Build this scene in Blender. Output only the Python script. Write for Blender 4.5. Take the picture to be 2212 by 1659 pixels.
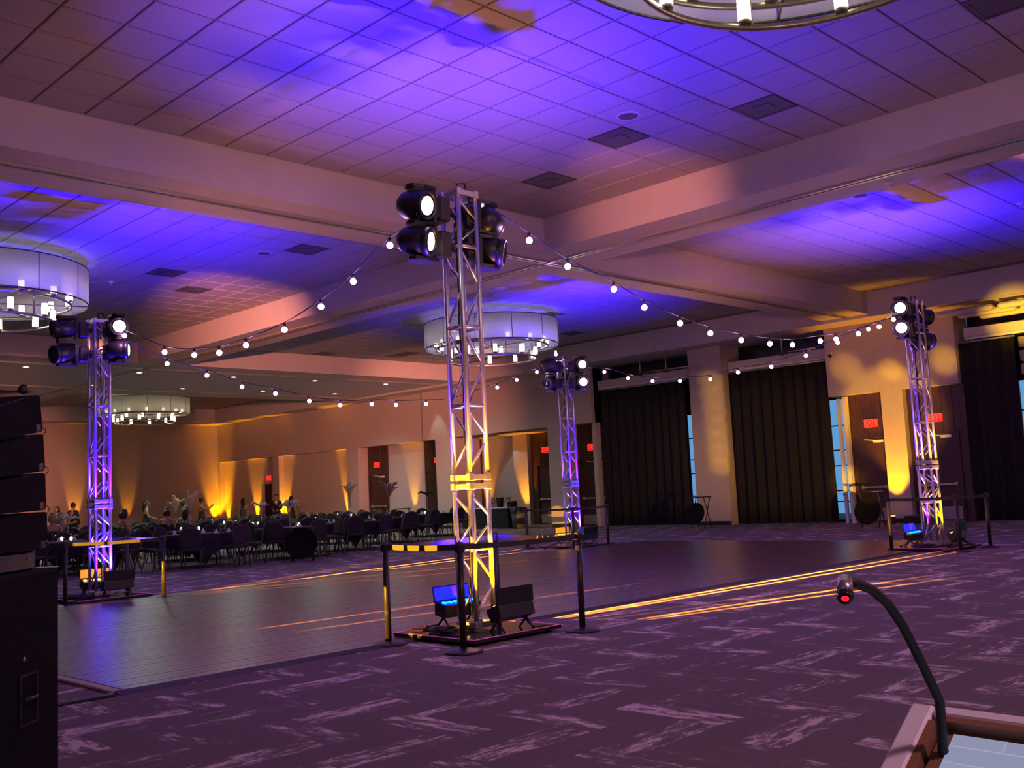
import bpy, bmesh, math, random
from mathutils import Vector, Matrix, Euler

random.seed(7)
sc = bpy.context.scene
for o in list(bpy.data.objects):
    bpy.data.objects.remove(o)
COL = sc.collection
PI = math.pi

# ------------------------------------------------------------------ camera, world, exposure
CAM = Vector((0.0, 0.0, 1.42))
cd = bpy.data.cameras.new('camera')
cd.sensor_fit = 'HORIZONTAL'; cd.sensor_width = 36.0; cd.lens = 35.6476
cd.clip_start = 0.05; cd.clip_end = 300
cam = bpy.data.objects.new('camera', cd); COL.objects.link(cam)
RX = Vector((0.7070, -0.7053, -0.0481)).normalized()          # image right
FW = Vector((0.7061, 0.7003, 0.1051)).normalized()            # view direction
RX = (RX - FW * RX.dot(FW)).normalized()
UP = RX.cross(FW)
cam.matrix_world = Matrix(((RX.x, UP.x, -FW.x, CAM.x), (RX.y, UP.y, -FW.y, CAM.y), (RX.z, UP.z, -FW.z, CAM.z), (0, 0, 0, 1)))
sc.camera = cam
vs = sc.view_settings
vs.view_transform = 'Standard'; vs.look = 'None'; vs.exposure = 0.0; vs.gamma = 1.0; vs.use_curve_mapping = False
w = bpy.data.worlds.new('dusk'); sc.world = w; w.use_nodes = True
bg = w.node_tree.nodes['Background']
bg.inputs[0].default_value = (0.16, 0.42, 0.78, 1); bg.inputs[1].default_value = 1.0   # dusk sky beyond the windows

BLUE = (0.03, 0.0, 1.0); AMBER = (1.0, 0.35, 0.0); SALMON = (1.0, 0.30, 0.20)
P_BLUE, P_AMBER = 420.0, 62.0
P_SALMON = 13.0
P_WALL = 520.0
P_STREAK = 1800.0
LAMP_E = 12.0

def add_light(kind, name, loc, color, power, aim=None, **kw):
    d = bpy.data.lights.new(name, kind); d.color = color; d.energy = power
    for k, v in kw.items(): setattr(d, k, v)
    o = bpy.data.objects.new(name, d); COL.objects.link(o); o.location = loc
    if aim is not None:
        o.rotation_euler = (Vector(aim) - Vector(loc)).to_track_quat('-Z', 'Y').to_euler()
    return o

# unseen fill lamps added over the near end of the hall, behind the camera
add_light('AREA', 'fill_wash', (1.0, -3.5, 6.2), (0.95, 0.42, 0.62), 250, (9, 5, 0), shape='DISK', size=0.8)
add_light('AREA', 'fill_wash', (13.0, -3.5, 5.8), (0.95, 0.42, 0.62), 170, (13, 8, 0), shape='DISK', size=0.8)

# ------------------------------------------------------------------ materials
MATS = {}
def mat(name, col, rough=0.5, metal=0.0, noise=0.0, nscale=20.0, bump=0.0, bscale=80.0, emit=None, estr=0.0, spec=0.5, stretch=None, col2=None):
    if name in MATS: return MATS[name]
    m = bpy.data.materials.new(name); m.use_nodes = True
    nt = m.node_tree; b = nt.nodes['Principled BSDF']
    b.inputs['Base Color'].default_value = (*col, 1); b.inputs['Roughness'].default_value = rough
    b.inputs['Metallic'].default_value = metal; b.inputs['Specular IOR Level'].default_value = spec
    if emit: 
        b.inputs['Emission Color'].default_value = (*emit, 1); b.inputs['Emission Strength'].default_value = estr
    if noise > 0 or bump > 0:
        tc = nt.nodes.new('ShaderNodeTexCoord'); mp = nt.nodes.new('ShaderNodeMapping')
        nt.links.new(tc.outputs['Object'], mp.inputs[0])
        if stretch: mp.inputs['Scale'].default_value = stretch
    if noise > 0:
        n = nt.nodes.new('ShaderNodeTexNoise'); n.inputs['Scale'].default_value = nscale; n.inputs['Detail'].default_value = 4
        nt.links.new(mp.outputs[0], n.inputs['Vector'])
        r = nt.nodes.new('ShaderNodeValToRGB')
        c2 = col2 or tuple(min(1, c * (1 + noise)) for c in col)
        c1 = col if col2 else tuple(c * (1 - noise) for c in col)
        r.color_ramp.elements[0].color = (*c1, 1); r.color_ramp.elements[1].color = (*c2, 1)
        r.color_ramp.elements[0].position = 0.3; r.color_ramp.elements[1].position = 0.7
        nt.links.new(n.outputs['Fac'], r.inputs[0]); nt.links.new(r.outputs[0], b.inputs['Base Color'])
    if bump > 0:
        n2 = nt.nodes.new('ShaderNodeTexNoise'); n2.inputs['Scale'].default_value = bscale; n2.inputs['Detail'].default_value = 3
        nt.links.new(mp.outputs[0], n2.inputs['Vector'])
        bp = nt.nodes.new('ShaderNodeBump'); bp.inputs['Strength'].default_value = bump; bp.inputs['Distance'].default_value = 0.01
        nt.links.new(n2.outputs['Fac'], bp.inputs['Height']); nt.links.new(bp.outputs[0], b.inputs['Normal'])
    MATS[name] = m
    return m

def math_node(nt, op, a, b=None):
    n = nt.nodes.new('ShaderNodeMath'); n.operation = op
    for i, v in enumerate((a, b)):
        if v is None: continue
        if isinstance(v, (int, float)): n.inputs[i].default_value = v
        else: nt.links.new(v, n.inputs[i])
    return n.outputs[0]

def carpet_mat():
    m = bpy.data.materials.new('herringbone carpet'); m.use_nodes = True; nt = m.node_tree; b = nt.nodes['Principled BSDF']
    b.inputs['Roughness'].default_value = 0.95; b.inputs['Specular IOR Level'].default_value = 0.15
    tc = nt.nodes.new('ShaderNodeTexCoord'); sp = nt.nodes.new('ShaderNodeSeparateXYZ'); nt.links.new(tc.outputs['Object'], sp.inputs[0])
    W = 0.27
    ix = math_node(nt, 'FLOOR', math_node(nt, 'DIVIDE', sp.outputs[0], W))
    ny_ = math_node(nt, 'MULTIPLY', sp.outputs[1], -1.0)
    iy = math_node(nt, 'FLOOR', math_node(nt, 'DIVIDE', ny_, W))
    k = math_node(nt, 'FLOORED_MODULO', math_node(nt, 'SUBTRACT', ix, iy), 6.0)
    horiz = math_node(nt, 'LESS_THAN', k, 2.5)
    def streak(scl, off):
        mp = nt.nodes.new('ShaderNodeMapping'); mp.inputs['Scale'].default_value = scl; mp.inputs['Location'].default_value = off
        nt.links.new(tc.outputs['Object'], mp.inputs[0])
        n = nt.nodes.new('ShaderNodeTexNoise'); n.inputs['Scale'].default_value = 1.0; n.inputs['Detail'].default_value = 7.0; n.inputs['Roughness'].default_value = 0.76
        nt.links.new(mp.outputs[0], n.inputs['Vector']); return n.outputs['Fac']
    a = streak((2.8, 11.0, 1), (3.1, 1.7, 0)); c = streak((11.0, 2.8, 1), (8.3, 5.2, 0))
    mx = nt.nodes.new('ShaderNodeMix'); mx.data_type = 'FLOAT'
    nt.links.new(horiz, mx.inputs[0]); nt.links.new(c, mx.inputs[2]); nt.links.new(a, mx.inputs[3])
    # planks joined end to end form long zigzags; some zigzags are pale and worn, others plain
    mi = math_node(nt, 'FLOOR', math_node(nt, 'DIVIDE', math_node(nt, 'SUBTRACT', ix, iy), 6.0))
    ch = math_node(nt, 'ADD', iy, math_node(nt, 'MULTIPLY', mi, 2.0))
    cv_ = math_node(nt, 'SUBTRACT', math_node(nt, 'SUBTRACT', ix, math_node(nt, 'MULTIPLY', mi, 4.0)), 3.0)
    idm = nt.nodes.new('ShaderNodeMix'); idm.data_type = 'FLOAT'
    nt.links.new(horiz, idm.inputs[0]); nt.links.new(cv_, idm.inputs[2]); nt.links.new(ch, idm.inputs[3])
    pale = math_node(nt, 'LESS_THAN', math_node(nt, 'FLOORED_MODULO', idm.outputs[0], 2.0), 0.5)
    cv = nt.nodes.new('ShaderNodeCombineXYZ'); nt.links.new(idm.outputs[0], cv.inputs[0]); nt.links.new(mi, cv.inputs[1]); nt.links.new(horiz, cv.inputs[2])
    wn = nt.nodes.new('ShaderNodeTexWhiteNoise'); wn.noise_dimensions = '3D'; nt.links.new(cv.outputs[0], wn.inputs['Vector'])
    crs = nt.nodes.new('ShaderNodeMix'); crs.data_type = 'FLOAT'
    nt.links.new(horiz, crs.inputs[0]); nt.links.new(math_node(nt, 'FRACT', math_node(nt, 'DIVIDE', sp.outputs[0], W)), crs.inputs[2]); nt.links.new(math_node(nt, 'FRACT', math_node(nt, 'DIVIDE', ny_, W)), crs.inputs[3])
    mid = math_node(nt, 'ABSOLUTE', math_node(nt, 'SUBTRACT', crs.outputs[0], 0.5))
    s = math_node(nt, 'ADD', mx.outputs[0], math_node(nt, 'MULTIPLY', math_node(nt, 'SUBTRACT', wn.outputs['Value'], 0.5), 0.10))
    s = math_node(nt, 'ADD', s, math_node(nt, 'MULTIPLY', math_node(nt, 'SUBTRACT', pale, 0.55), 0.13))
    s = math_node(nt, 'SUBTRACT', s, math_node(nt, 'MULTIPLY', mid, 0.12))
    r = nt.nodes.new('ShaderNodeValToRGB'); e = r.color_ramp.elements
    e[0].position = 0.50; e[0].color = (0.170, 0.132, 0.138, 1); e[1].position = 0.62; e[1].color = (0.66, 0.56, 0.55, 1)
    x = e.new(0.56); x.color = (0.22, 0.178, 0.185, 1)
    nt.links.new(s, r.inputs[0]); nt.links.new(r.outputs[0], b.inputs['Base Color'])
    n4 = nt.nodes.new('ShaderNodeTexNoise'); n4.inputs['Scale'].default_value = 260; nt.links.new(tc.outputs['Object'], n4.inputs['Vector'])
    bp = nt.nodes.new('ShaderNodeBump'); bp.inputs['Strength'].default_value = 0.35; bp.inputs['Distance'].default_value = 0.006
    nt.links.new(n4.outputs['Fac'], bp.inputs['Height']); nt.links.new(bp.outputs[0], b.inputs['Normal'])
    return m

def sheer_mat():
    m = bpy.data.materials.new('sheer shade fabric'); m.use_nodes = True; nt = m.node_tree
    for n in list(nt.nodes):
        if n.type == 'BSDF_PRINCIPLED': nt.nodes.remove(n)
    out = nt.nodes['Material Output']
    d = nt.nodes.new('ShaderNodeBsdfDiffuse'); d.inputs[0].default_value = (0.72, 0.70, 0.64, 1)
    t = nt.nodes.new('ShaderNodeBsdfTranslucent'); t.inputs[0].default_value = (0.85, 0.82, 0.72, 1)
    tr = nt.nodes.new('ShaderNodeBsdfTransparent')
    a = nt.nodes.new('ShaderNodeMixShader'); a.inputs[0].default_value = 0.55
    nt.links.new(d.outputs[0], a.inputs[1]); nt.links.new(t.outputs[0], a.inputs[2])
    wv = nt.nodes.new('ShaderNodeTexNoise'); wv.inputs['Scale'].default_value = 90
    b = nt.nodes.new('ShaderNodeMixShader')
    f = math_node(nt, 'ADD', math_node(nt, 'MULTIPLY', wv.outputs['Fac'], 0.1), 0.17)
    nt.links.new(f, b.inputs[0]); nt.links.new(a.outputs[0], b.inputs[1]); nt.links.new(tr.outputs[0], b.inputs[2])
    nt.links.new(b.outputs[0], out.inputs[0])
    return m

def glass_mat(name, tint, transp=0.75):
    m = bpy.data.materials.new(name); m.use_nodes = True; nt = m.node_tree
    for n in list(nt.nodes):
        if n.type == 'BSDF_PRINCIPLED': nt.nodes.remove(n)
    out = nt.nodes['Material Output']
    g = nt.nodes.new('ShaderNodeBsdfGlossy'); g.inputs['Roughness'].default_value = 0.08; g.inputs[0].default_value = (1, 1, 1, 1)
    tr = nt.nodes.new('ShaderNodeBsdfTransparent'); tr.inputs[0].default_value = (*tint, 1)
    mx = nt.nodes.new('ShaderNodeMixShader'); mx.inputs[0].default_value = transp
    nt.links.new(g.outputs[0], mx.inputs[1]); nt.links.new(tr.outputs[0], mx.inputs[2]); nt.links.new(mx.outputs[0], out.inputs[0])
    return m

def screen_mat():
    m = bpy.data.materials.new('lectern screen'); m.use_nodes = True; nt = m.node_tree; b = nt.nodes['Principled BSDF']
    b.inputs['Base Color'].default_value = (0.02, 0.02, 0.03, 1); b.inputs['Roughness'].default_value = 0.25
    tc = nt.nodes.new('ShaderNodeTexCoord')
    br = nt.nodes.new('ShaderNodeTexBrick'); br.inputs['Scale'].default_value = 11
    br.inputs['Color1'].default_value = (0.25, 0.265, 0.40, 1); br.inputs['Color2'].default_value = (0.28, 0.295, 0.44, 1); br.inputs['Mortar'].default_value = (0.33, 0.355, 0.49, 1)
    br.inputs['Mortar Size'].default_value = 0.012; br.inputs['Brick Width'].default_value = 1.6; br.inputs['Row Height'].default_value = 0.28
    nt.links.new(tc.outputs['Object'], br.inputs[0]); nt.links.new(br.outputs[0], b.inputs['Emission Color'])
    b.inputs['Emission Strength'].default_value = 1.0
    return m

M = dict(
    tile=mat('ceiling tile', (0.39, 0.37, 0.39), 0.9, noise=0.06, nscale=60, bump=0.5, bscale=140),
    grid=mat('ceiling grid', (0.16, 0.15, 0.15), 0.6),
    paint=mat('soffit paint', (0.55, 0.51, 0.51), 0.75, noise=0.03, nscale=3),
    wall=mat('wall paint', (0.50, 0.43, 0.37), 0.8, noise=0.04, nscale=5, bump=0.15, bscale=60),
    wallgrey=mat('wall grey paint', (0.50, 0.49, 0.46), 0.8, noise=0.03, nscale=4),
    wood=mat('dark wood veneer', (0.060, 0.026, 0.014), 0.45, noise=0.45, nscale=6, stretch=(6, 6, 0.5)),
    door=mat('dark door', (0.050, 0.024, 0.016), 0.45, noise=0.3, nscale=6, stretch=(6, 6, 0.5)),
    plank=mat('dance floor plank', (0.105, 0.066, 0.058), 0.30, noise=0.35, nscale=3, stretch=(0.7, 9, 1), bump=0.06, bscale=60),
    black=mat('black plastic', (0.016, 0.015, 0.017), 0.4, noise=0.2, nscale=30),
    blackcloth=mat('black cloth', (0.012, 0.012, 0.014), 0.95, noise=0.3, nscale=12, bump=0.3, bscale=30),
    drape=mat('black drape', (0.009, 0.008, 0.0065), 0.85, noise=0.3, nscale=4, stretch=(6, 6, 0.4)),
    gloss=mat('black gloss', (0.02, 0.02, 0.022), 0.12, noise=0.2, nscale=5),
    alu=mat('truss aluminium', (0.62, 0.61, 0.60), 0.36, 0.85, noise=0.05, nscale=30),
    steel=mat('brushed steel', (0.55, 0.54, 0.52), 0.35, 0.9, noise=0.05, nscale=40),
    bronze=mat('chandelier bronze', (0.30, 0.25, 0.19), 0.35, 0.8, noise=0.08, nscale=20),
    darkwire=mat('dark rim', (0.06, 0.05, 0.05), 0.4, 0.5, noise=0.1, nscale=20),
    white=mat('white plastic', (0.75, 0.73, 0.70), 0.5, noise=0.03, nscale=20),
    pink=mat('pink tape', (1.0, 0.22, 0.55), 0.5, noise=0.05, nscale=30),
    belt=mat('black belt', (0.045, 0.042, 0.045), 0.8, noise=0.2, nscale=60),
    rubber=mat('cable rubber', (0.015, 0.015, 0.016), 0.6, noise=0.2, nscale=40),
    chairfab=mat('chair fabric', (0.030, 0.024, 0.026), 0.9, noise=0.3, nscale=70),
    chairmetal=mat('chair frame', (0.10, 0.095, 0.09), 0.4, 0.6, noise=0.1, nscale=30),
    cabinet=mat('speaker cabinet', (0.006, 0.0055, 0.0055), 0.85, spec=0.12, noise=0.25, nscale=80, bump=0.4, bscale=220),
    laminate=mat('lectern laminate', (0.84, 0.88, 0.86), 0.5, noise=0.05, nscale=30),
    lectwood=mat('lectern wood', (0.26, 0.135, 0.070), 0.5, noise=0.2, nscale=6, stretch=(1, 8, 8)),
    skin=mat('skin', (0.42, 0.24, 0.17), 0.6, noise=0.06, nscale=20),
    hair=mat('dark hair', (0.016, 0.010, 0.008), 0.5, noise=0.3, nscale=60),
    hairfair=mat('fair hair', (0.30, 0.21, 0.11), 0.6, noise=0.25, nscale=60),
    suit=mat('dark suit', (0.014, 0.014, 0.018), 0.85, noise=0.2, nscale=50),
    suitgrey=mat('charcoal suit', (0.035, 0.038, 0.042), 0.85, noise=0.2, nscale=50),
    dress=mat('black dress', (0.014, 0.011, 0.012), 0.7, noise=0.2, nscale=50),
    dressgrey=mat('grey green dress', (0.07, 0.08, 0.075), 0.7, noise=0.2, nscale=30),
    shirt=mat('white shirt', (0.7, 0.68, 0.66), 0.8, noise=0.03, nscale=30),
    feather=mat('pale plumes', (0.75, 0.62, 0.34), 0.9, noise=0.1, nscale=30),
    featherdark=mat('black plumes', (0.02, 0.017, 0.017), 0.9, noise=0.2, nscale=30),
    featherrose=mat('rose plumes', (0.40, 0.20, 0.16), 0.9, noise=0.15, nscale=30),
    vent=mat('vent grille', (0.10, 0.09, 0.09), 0.6, noise=0.1, nscale=40),
    darkwin=mat('dark window glass', (0.010, 0.012, 0.020), 0.2, noise=0.2, nscale=4),
    hood=mat('door track hood', (0.55, 0.52, 0.46), 0.6, noise=0.05, nscale=10),
    orangecable=mat('orange cable', (0.8, 0.12, 0.05), 0.5, noise=0.05, nscale=40),
    linen=mat('white linen', (0.6, 0.58, 0.55), 0.8, noise=0.05, nscale=40),
    kick=mat('kick plate', (0.45, 0.40, 0.36), 0.35, 0.7, noise=0.08, nscale=20),
    tan=mat('tan edge strip', (0.34, 0.27, 0.20), 0.6, noise=0.15, nscale=20),
    bulb=mat('glowing bulb', (1, 1, 1), 0.4, emit=(0.95, 0.42, 1.0), estr=160.0),
    lamp=mat('glowing lamp glass', (1, 1, 0.95), 0.4, emit=(1.0, 0.93, 0.72), estr=LAMP_E),
    lamptop=mat('frosted lamp glass', (0.9, 0.88, 0.8), 0.4, emit=(1.0, 0.95, 0.78), estr=1.2),
    lensOn=mat('lit stage lens', (1, 1, 1), 0.3, emit=(1.0, 0.93, 0.80), estr=14.0),
    lensOff=mat('dark stage lens', (0.02, 0.02, 0.03), 0.06),
    ledBlue=mat('blue light diode', (0.0, 0.05, 1), 0.3, emit=(0.0, 0.06, 1.0), estr=40.0),
    ledAmber=mat('amber light diode', (1, 0.4, 0), 0.3, emit=(1.0, 0.42, 0.04), estr=14.0),
    down=mat('downlight lens', (1, 1, 1), 0.3, emit=(0.95, 1.0, 0.95), estr=6.0),
    exitred=mat('exit sign red', (0.5, 0.02, 0.02), 0.4, emit=(1.0, 0.01, 0.01), estr=0.14),
    exitglow=mat('exit letter red', (1, 0.1, 0.08), 0.4, emit=(1.0, 0.035, 0.03), estr=1.5),
    flame=mat('candle flame', (1, 0.9, 0.7), 0.4, emit=(1.0, 0.86, 0.62), estr=9.0),
    redled=mat('red ring light', (1, 0.0, 0.02), 0.3, emit=(1.0, 0.01, 0.03), estr=1.6),
    shine=mat('silver microphone', (0.45, 0.43, 0.44), 0.35, 0.8, noise=0.05, nscale=50),
    bin=mat('grey bin', (0.07, 0.07, 0.07), 0.6, noise=0.1, nscale=20),
)
M['carpet'] = carpet_mat(); M['sheer'] = sheer_mat()
M['glass'] = glass_mat('window glass', (0.95, 0.98, 1.0), 0.9); M['clear'] = glass_mat('clear plastic', (0.85, 0.85, 0.83), 0.7)
M['screen'] = screen_mat()

# ------------------------------------------------------------------ mesh helpers
class MB:
    def __init__(s): s.v = []; s.f = []; s.sm = []
    def add(s, vs_, fs, smooth=False):
        n = len(s.v); s.v += [tuple(v) for v in vs_]
        for f in fs: s.f.append(tuple(i + n for i in f)); s.sm.append(smooth)
        return s
    def box(s, c, size, rot=None):
        x, y, z = (d / 2 for d in size); c = Vector(c)
        p = [Vector((sx * x, sy * y, sz * z)) for sz in (-1, 1) for sy in (-1, 1) for sx in (-1, 1)]
        if rot is not None: p = [rot @ q for q in p]
        return s.add([q + c for q in p], [(0, 2, 3, 1), (4, 5, 7, 6), (0, 1, 5, 4), (2, 6, 7, 3), (0, 4, 6, 2), (1, 3, 7, 5)])
    def bb(s, a, b): return s.box([(a[i] + b[i]) / 2 for i in range(3)], [abs(b[i] - a[i]) for i in range(3)])
    def chbox(s, c, size, ch=0.01, rot=None):        # box with chamfered edges
        bm = bmesh.new(); bmesh.ops.create_cube(bm, size=1.0)
        for v in bm.verts: v.co = Vector((v.co.x * size[0], v.co.y * size[1], v.co.z * size[2]))
        bmesh.ops.bevel(bm, geom=bm.edges[:], offset=ch, segments=1, affect='EDGES', profile=0.5)
        bm.verts.index_update()
        vs_ = [v.co.copy() for v in bm.verts]; fs = [[v.index for v in f.verts] for f in bm.faces]; bm.free()
        if rot is not None: vs_ = [rot @ q for q in vs_]
        return s.add([q + Vector(c) for q in vs_], fs)
    def tube(s, pts, r, n=8, caps=True, smooth=True):
        pts = [Vector(p) for p in pts]; rings = []
        rr = r if isinstance(r, (list, tuple)) else [r] * len(pts)
        ref = None
        for i, p in enumerate(pts):
            t = (pts[min(i + 1, len(pts) - 1)] - pts[max(i - 1, 0)]).normalized()
            if ref is None: ref = Vector((0, 0, 1)) if abs(t.z) < 0.9 else Vector((1, 0, 0))
            u = (ref - t * ref.dot(t)).normalized(); ref = u; v = t.cross(u)
            rings.append([p + (u * math.cos(a) + v * math.sin(a)) * rr[i] for a in (2 * PI * k / n for k in range(n))])
        vs_ = [q for g in rings for q in g]; fs = []
        for i in range(len(pts) - 1):
            for k in range(n):
                fs.append((i * n + k, i * n + (k + 1) % n, (i + 1) * n + (k + 1) % n, (i + 1) * n + k))
        s.add(vs_, fs, smooth)
        if caps: s.add(rings[0][::-1], [tuple(range(n))]); s.add(rings[-1], [tuple(range(n))])
        return s
    def lathe(s, prof, n=24, mtx=None, smooth=True, a0=0.0, a1=2 * PI):
        full = abs(a1 - a0 - 2 * PI) < 1e-6; k_ = n if full else n + 1
        vs_ = []
        for (r, z) in prof:
            for k in range(k_):
                a = a0 + (a1 - a0) * k / n
                p = Vector((r * math.cos(a), r * math.sin(a), z)); vs_.append(mtx @ p if mtx is not None else p)
        fs = []
        for i in range(len(prof) - 1):
            for k in range(n):
                k2 = (k + 1) % k_
                fs.append((i * k_ + k, i * k_ + k2, (i + 1) * k_ + k2, (i + 1) * k_ + k))
        return s.add(vs_, fs, smooth)
    def prism(s, poly, z0, z1, mtx=None):
        n = len(poly); vs_ = [Vector((x, y, z)) for z in (z0, z1) for x, y in poly]
        if mtx is not None: vs_ = [mtx @ v for v in vs_]
        return s.add(vs_, [tuple(range(n))[::-1], tuple(range(n, 2 * n))] + [(i, (i + 1) % n, n + (i + 1) % n, n + i) for i in range(n)])
    def ball(s, c, r, nu=12, nv=8, sc_=(1, 1, 1)):
        c = Vector(c); vs_ = []; fs = []
        for j in range(nv + 1):
            t = PI * j / nv
            for i in range(nu):
                a = 2 * PI * i / nu
                vs_.append(c + Vector((r * math.sin(t) * math.cos(a) * sc_[0], r * math.sin(t) * math.sin(a) * sc_[1], r * math.cos(t) * sc_[2])))
        for j in range(nv):
            for i in range(nu): fs.append((j * nu + i, (j + 1) * nu + i, (j + 1) * nu + (i + 1) % nu, j * nu + (i + 1) % nu))
        return s.add(vs_, fs, True)
    def mesh(s, name, material):
        me = bpy.data.meshes.new(name); me.from_pydata(s.v, [], s.f); me.update()
        me.polygons.foreach_set('use_smooth', s.sm)
        bm = bmesh.new(); bm.from_mesh(me)
        bmesh.ops.remove_doubles(bm, verts=bm.verts, dist=1e-5)
        bmesh.ops.recalc_face_normals(bm, faces=bm.faces); bm.to_mesh(me); bm.free()
        me.materials.append(material); return me
    def build(s, name, material, parent=None, **tags): return put(name, s.mesh(name, material), parent, **tags)

def put(name, me, parent=None, loc=None, rot=None, label=None, cat=None, group=None, kind=None, mtx=None):
    o = bpy.data.objects.new(name, me); COL.objects.link(o)
    if parent is not None: o.parent = parent
    if mtx is not None: o.matrix_local = mtx
    if loc is not None: o.location = loc
    if rot is not None: o.rotation_euler = rot
    tag(o, label, cat, group, kind); return o
def tag(o, label=None, cat=None, group=None, kind=None):
    if label: o['label'] = label
    if cat: o['category'] = cat
    if group: o['group'] = group
    if kind: o['kind'] = kind
    return o
def thing(name, label, cat, loc=(0, 0, 0), rotz=0.0, group=None):
    o = bpy.data.objects.new(name, None); COL.objects.link(o); o.location = loc; o.rotation_euler = (0, 0, rotz); o.empty_display_size = 0.2
    return tag(o, label, cat, group)
KIDS = {}
def dup(root, loc, rotz, label=None, group=None):
    def cp(o, parent):
        c = o.copy(); COL.objects.link(c)
        if parent is not None: c.parent = parent
        for ch in KIDS[o.name]: cp(ch, c)
        return c
    if root.name not in KIDS:
        for o in list(root.children_recursive) + [root]: KIDS[o.name] = list(o.children)
    r = cp(root, None); r.location = loc; r.rotation_euler = (0, 0, rotz)
    if label: r['label'] = label
    if group: r['group'] = group
    return r
def struct(mb, name, material, parent=None): return mb.build(name, material, parent, kind=None if parent is not None else 'structure')
def px(p):      # where a world point shows in the 2212x1659 photograph
    d = Vector(p) - CAM; z = d.dot(FW)
    return (1106 + 2190.34 * d.dot(RX) / z, 829.5 - 2190.34 * d.dot(UP) / z, z)

# ------------------------------------------------------------------ room shell
XW, YW, ZC, ZB = 28.4, 51.4, 6.57, 5.93
Z_S = 5.84
floor = struct(MB().bb((-4, -7, -0.1), (36, YW + 0.3, 0)), 'floor', M['carpet'])

struct(MB().bb((-4.2, -7, 0), (-4, YW, 7)), 'wall_left', M['wall'])
struct(MB().bb((-4, -7.2, 0), (36, -7, 7)), 'wall_front', M['wall'])
struct(MB().bb((-4, YW, 0), (36, YW + 0.2, 7)), 'wall_back', M['wall'])

# ceiling slabs above the tile fields, tiles hung below as pieces
PX_, PY_ = 0.672, 0.684
tile_me = {}
def tile_mesh(kind):
    if kind in tile_me: return tile_me[kind]
    g = 0.012; hx, hy = PX_ / 2 - g, PY_ / 2 - g
    m = MB(); c = 0.010
    p = [(-hx, -hy, 0), (hx, -hy, 0), (hx, hy, 0), (-hx, hy, 0), (-hx, -hy, -0.008), (hx, -hy, -0.008), (hx, hy, -0.008), (-hx, hy, -0.008),
         (-hx + c, -hy + c, -0.016), (hx - c, -hy + c, -0.016), (hx - c, hy - c, -0.016), (-hx + c, hy - c, -0.016)]
    f = [(8, 11, 10, 9)] + [(i, (i + 1) % 4, 4 + (i + 1) % 4, 4 + i) for i in range(4)] + [(4 + i, 4 + (i + 1) % 4, 8 + (i + 1) % 4, 8 + i) for i in range(4)]
    m.add(p, f); tile_me[kind] = m.mesh('tile', M['tile']); return tile_me[kind]
def vent_cell(c, spots):
    return any(abs(c[0] - s[0]) < PX_ / 2 and abs(c[1] - s[1]) < PY_ / 2 for s in spots)
VENTS = [(12.28, 6.95), (11.63, 9.03), (12.30, 11.08), (11.95, 3.72), (10.26, 20.59), (11.60, 21.98), (11.70, 17.23), (21.9, 20.2), (25.2, 22.3), (20.4, 29.3), (23.5, 29.2), (22.9, 28.3)]
vent_at = []
def coffer(x0, x1, y0, y1, fx, fy, limit):
    """x0..x1, y0..y1: the tiled field; fx, fy: the edge the tile grid starts from."""
    ce = struct(MB().bb((x0 - 0.1, y0 - 0.1, ZC + 0.0), (x1 + 0.1, y1 + 0.1, ZC + 0.15)), 'ceiling', M['grid'])
    near, rest = [], MB()
    nx, ny = int((x1 - x0) / PX_ + 0.01), int((y1 - y0) / PY_ + 0.01)
    for i in range(nx):
        for j in range(ny):
            cx = fx + (i + 0.5) * PX_ * (1 if fx == x0 else -1); cy = fy + (j + 0.5) * PY_ * (1 if fy == y0 else -1)
            if vent_cell((cx, cy), VENTS): vent_at.append((cx, cy)); continue
            a = [px((cx + sx * PX_ / 2, cy + sy * PY_ / 2, ZC)) for sx in (-1, 1) for sy in (-1, 1)]
            vis = min(q[2] for q in a) > 0.3 and max(q[0] for q in a) > -20 and min(q[0] for q in a) < 2232 and max(q[1] for q in a) > -20
            hgt = max(q[1] for q in a) - min(q[1] for q in a)
            if vis and hgt >= 10: near.append((-hgt, cx, cy))
            else: rest.box((cx, cy, ZC - 0.008), (PX_ - 0.024, PY_ - 0.024, 0.014))
    near.sort()
    for k, (h_, cx, cy) in enumerate(near):
        if k < limit: put('tile', tile_mesh(0), ce, loc=(cx, cy, ZC))
        else: rest.box((cx, cy, ZC - 0.008), (PX_ - 0.024, PY_ - 0.024, 0.014))
    if rest.f: rest.build('tile_field', M['tile'], ce, kind='stuff')
    return ce
BX0, BX1, BY0, BY1 = 13.97, 15.5, 12.8, 14.2
coffer(-0.8, BX0, -6.2, BY0, BX0, BY0, 300)
coffer(-0.8, BX0, BY1, 30.1, BX0, BY1, 290)
coffer(BX1, 27.35, -4.0, BY0, BX1, BY0, 290)
coffer(BX1, 27.35, BY1, 30.1, BX1, BY1, 290)
coffer(15.5, 27.35, 38.6, 49.8, 15.5, 38.6, 60)
coffer(-0.8, 13.97, 38.6, 49.8, 13.97, 38.6, 60)

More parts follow.
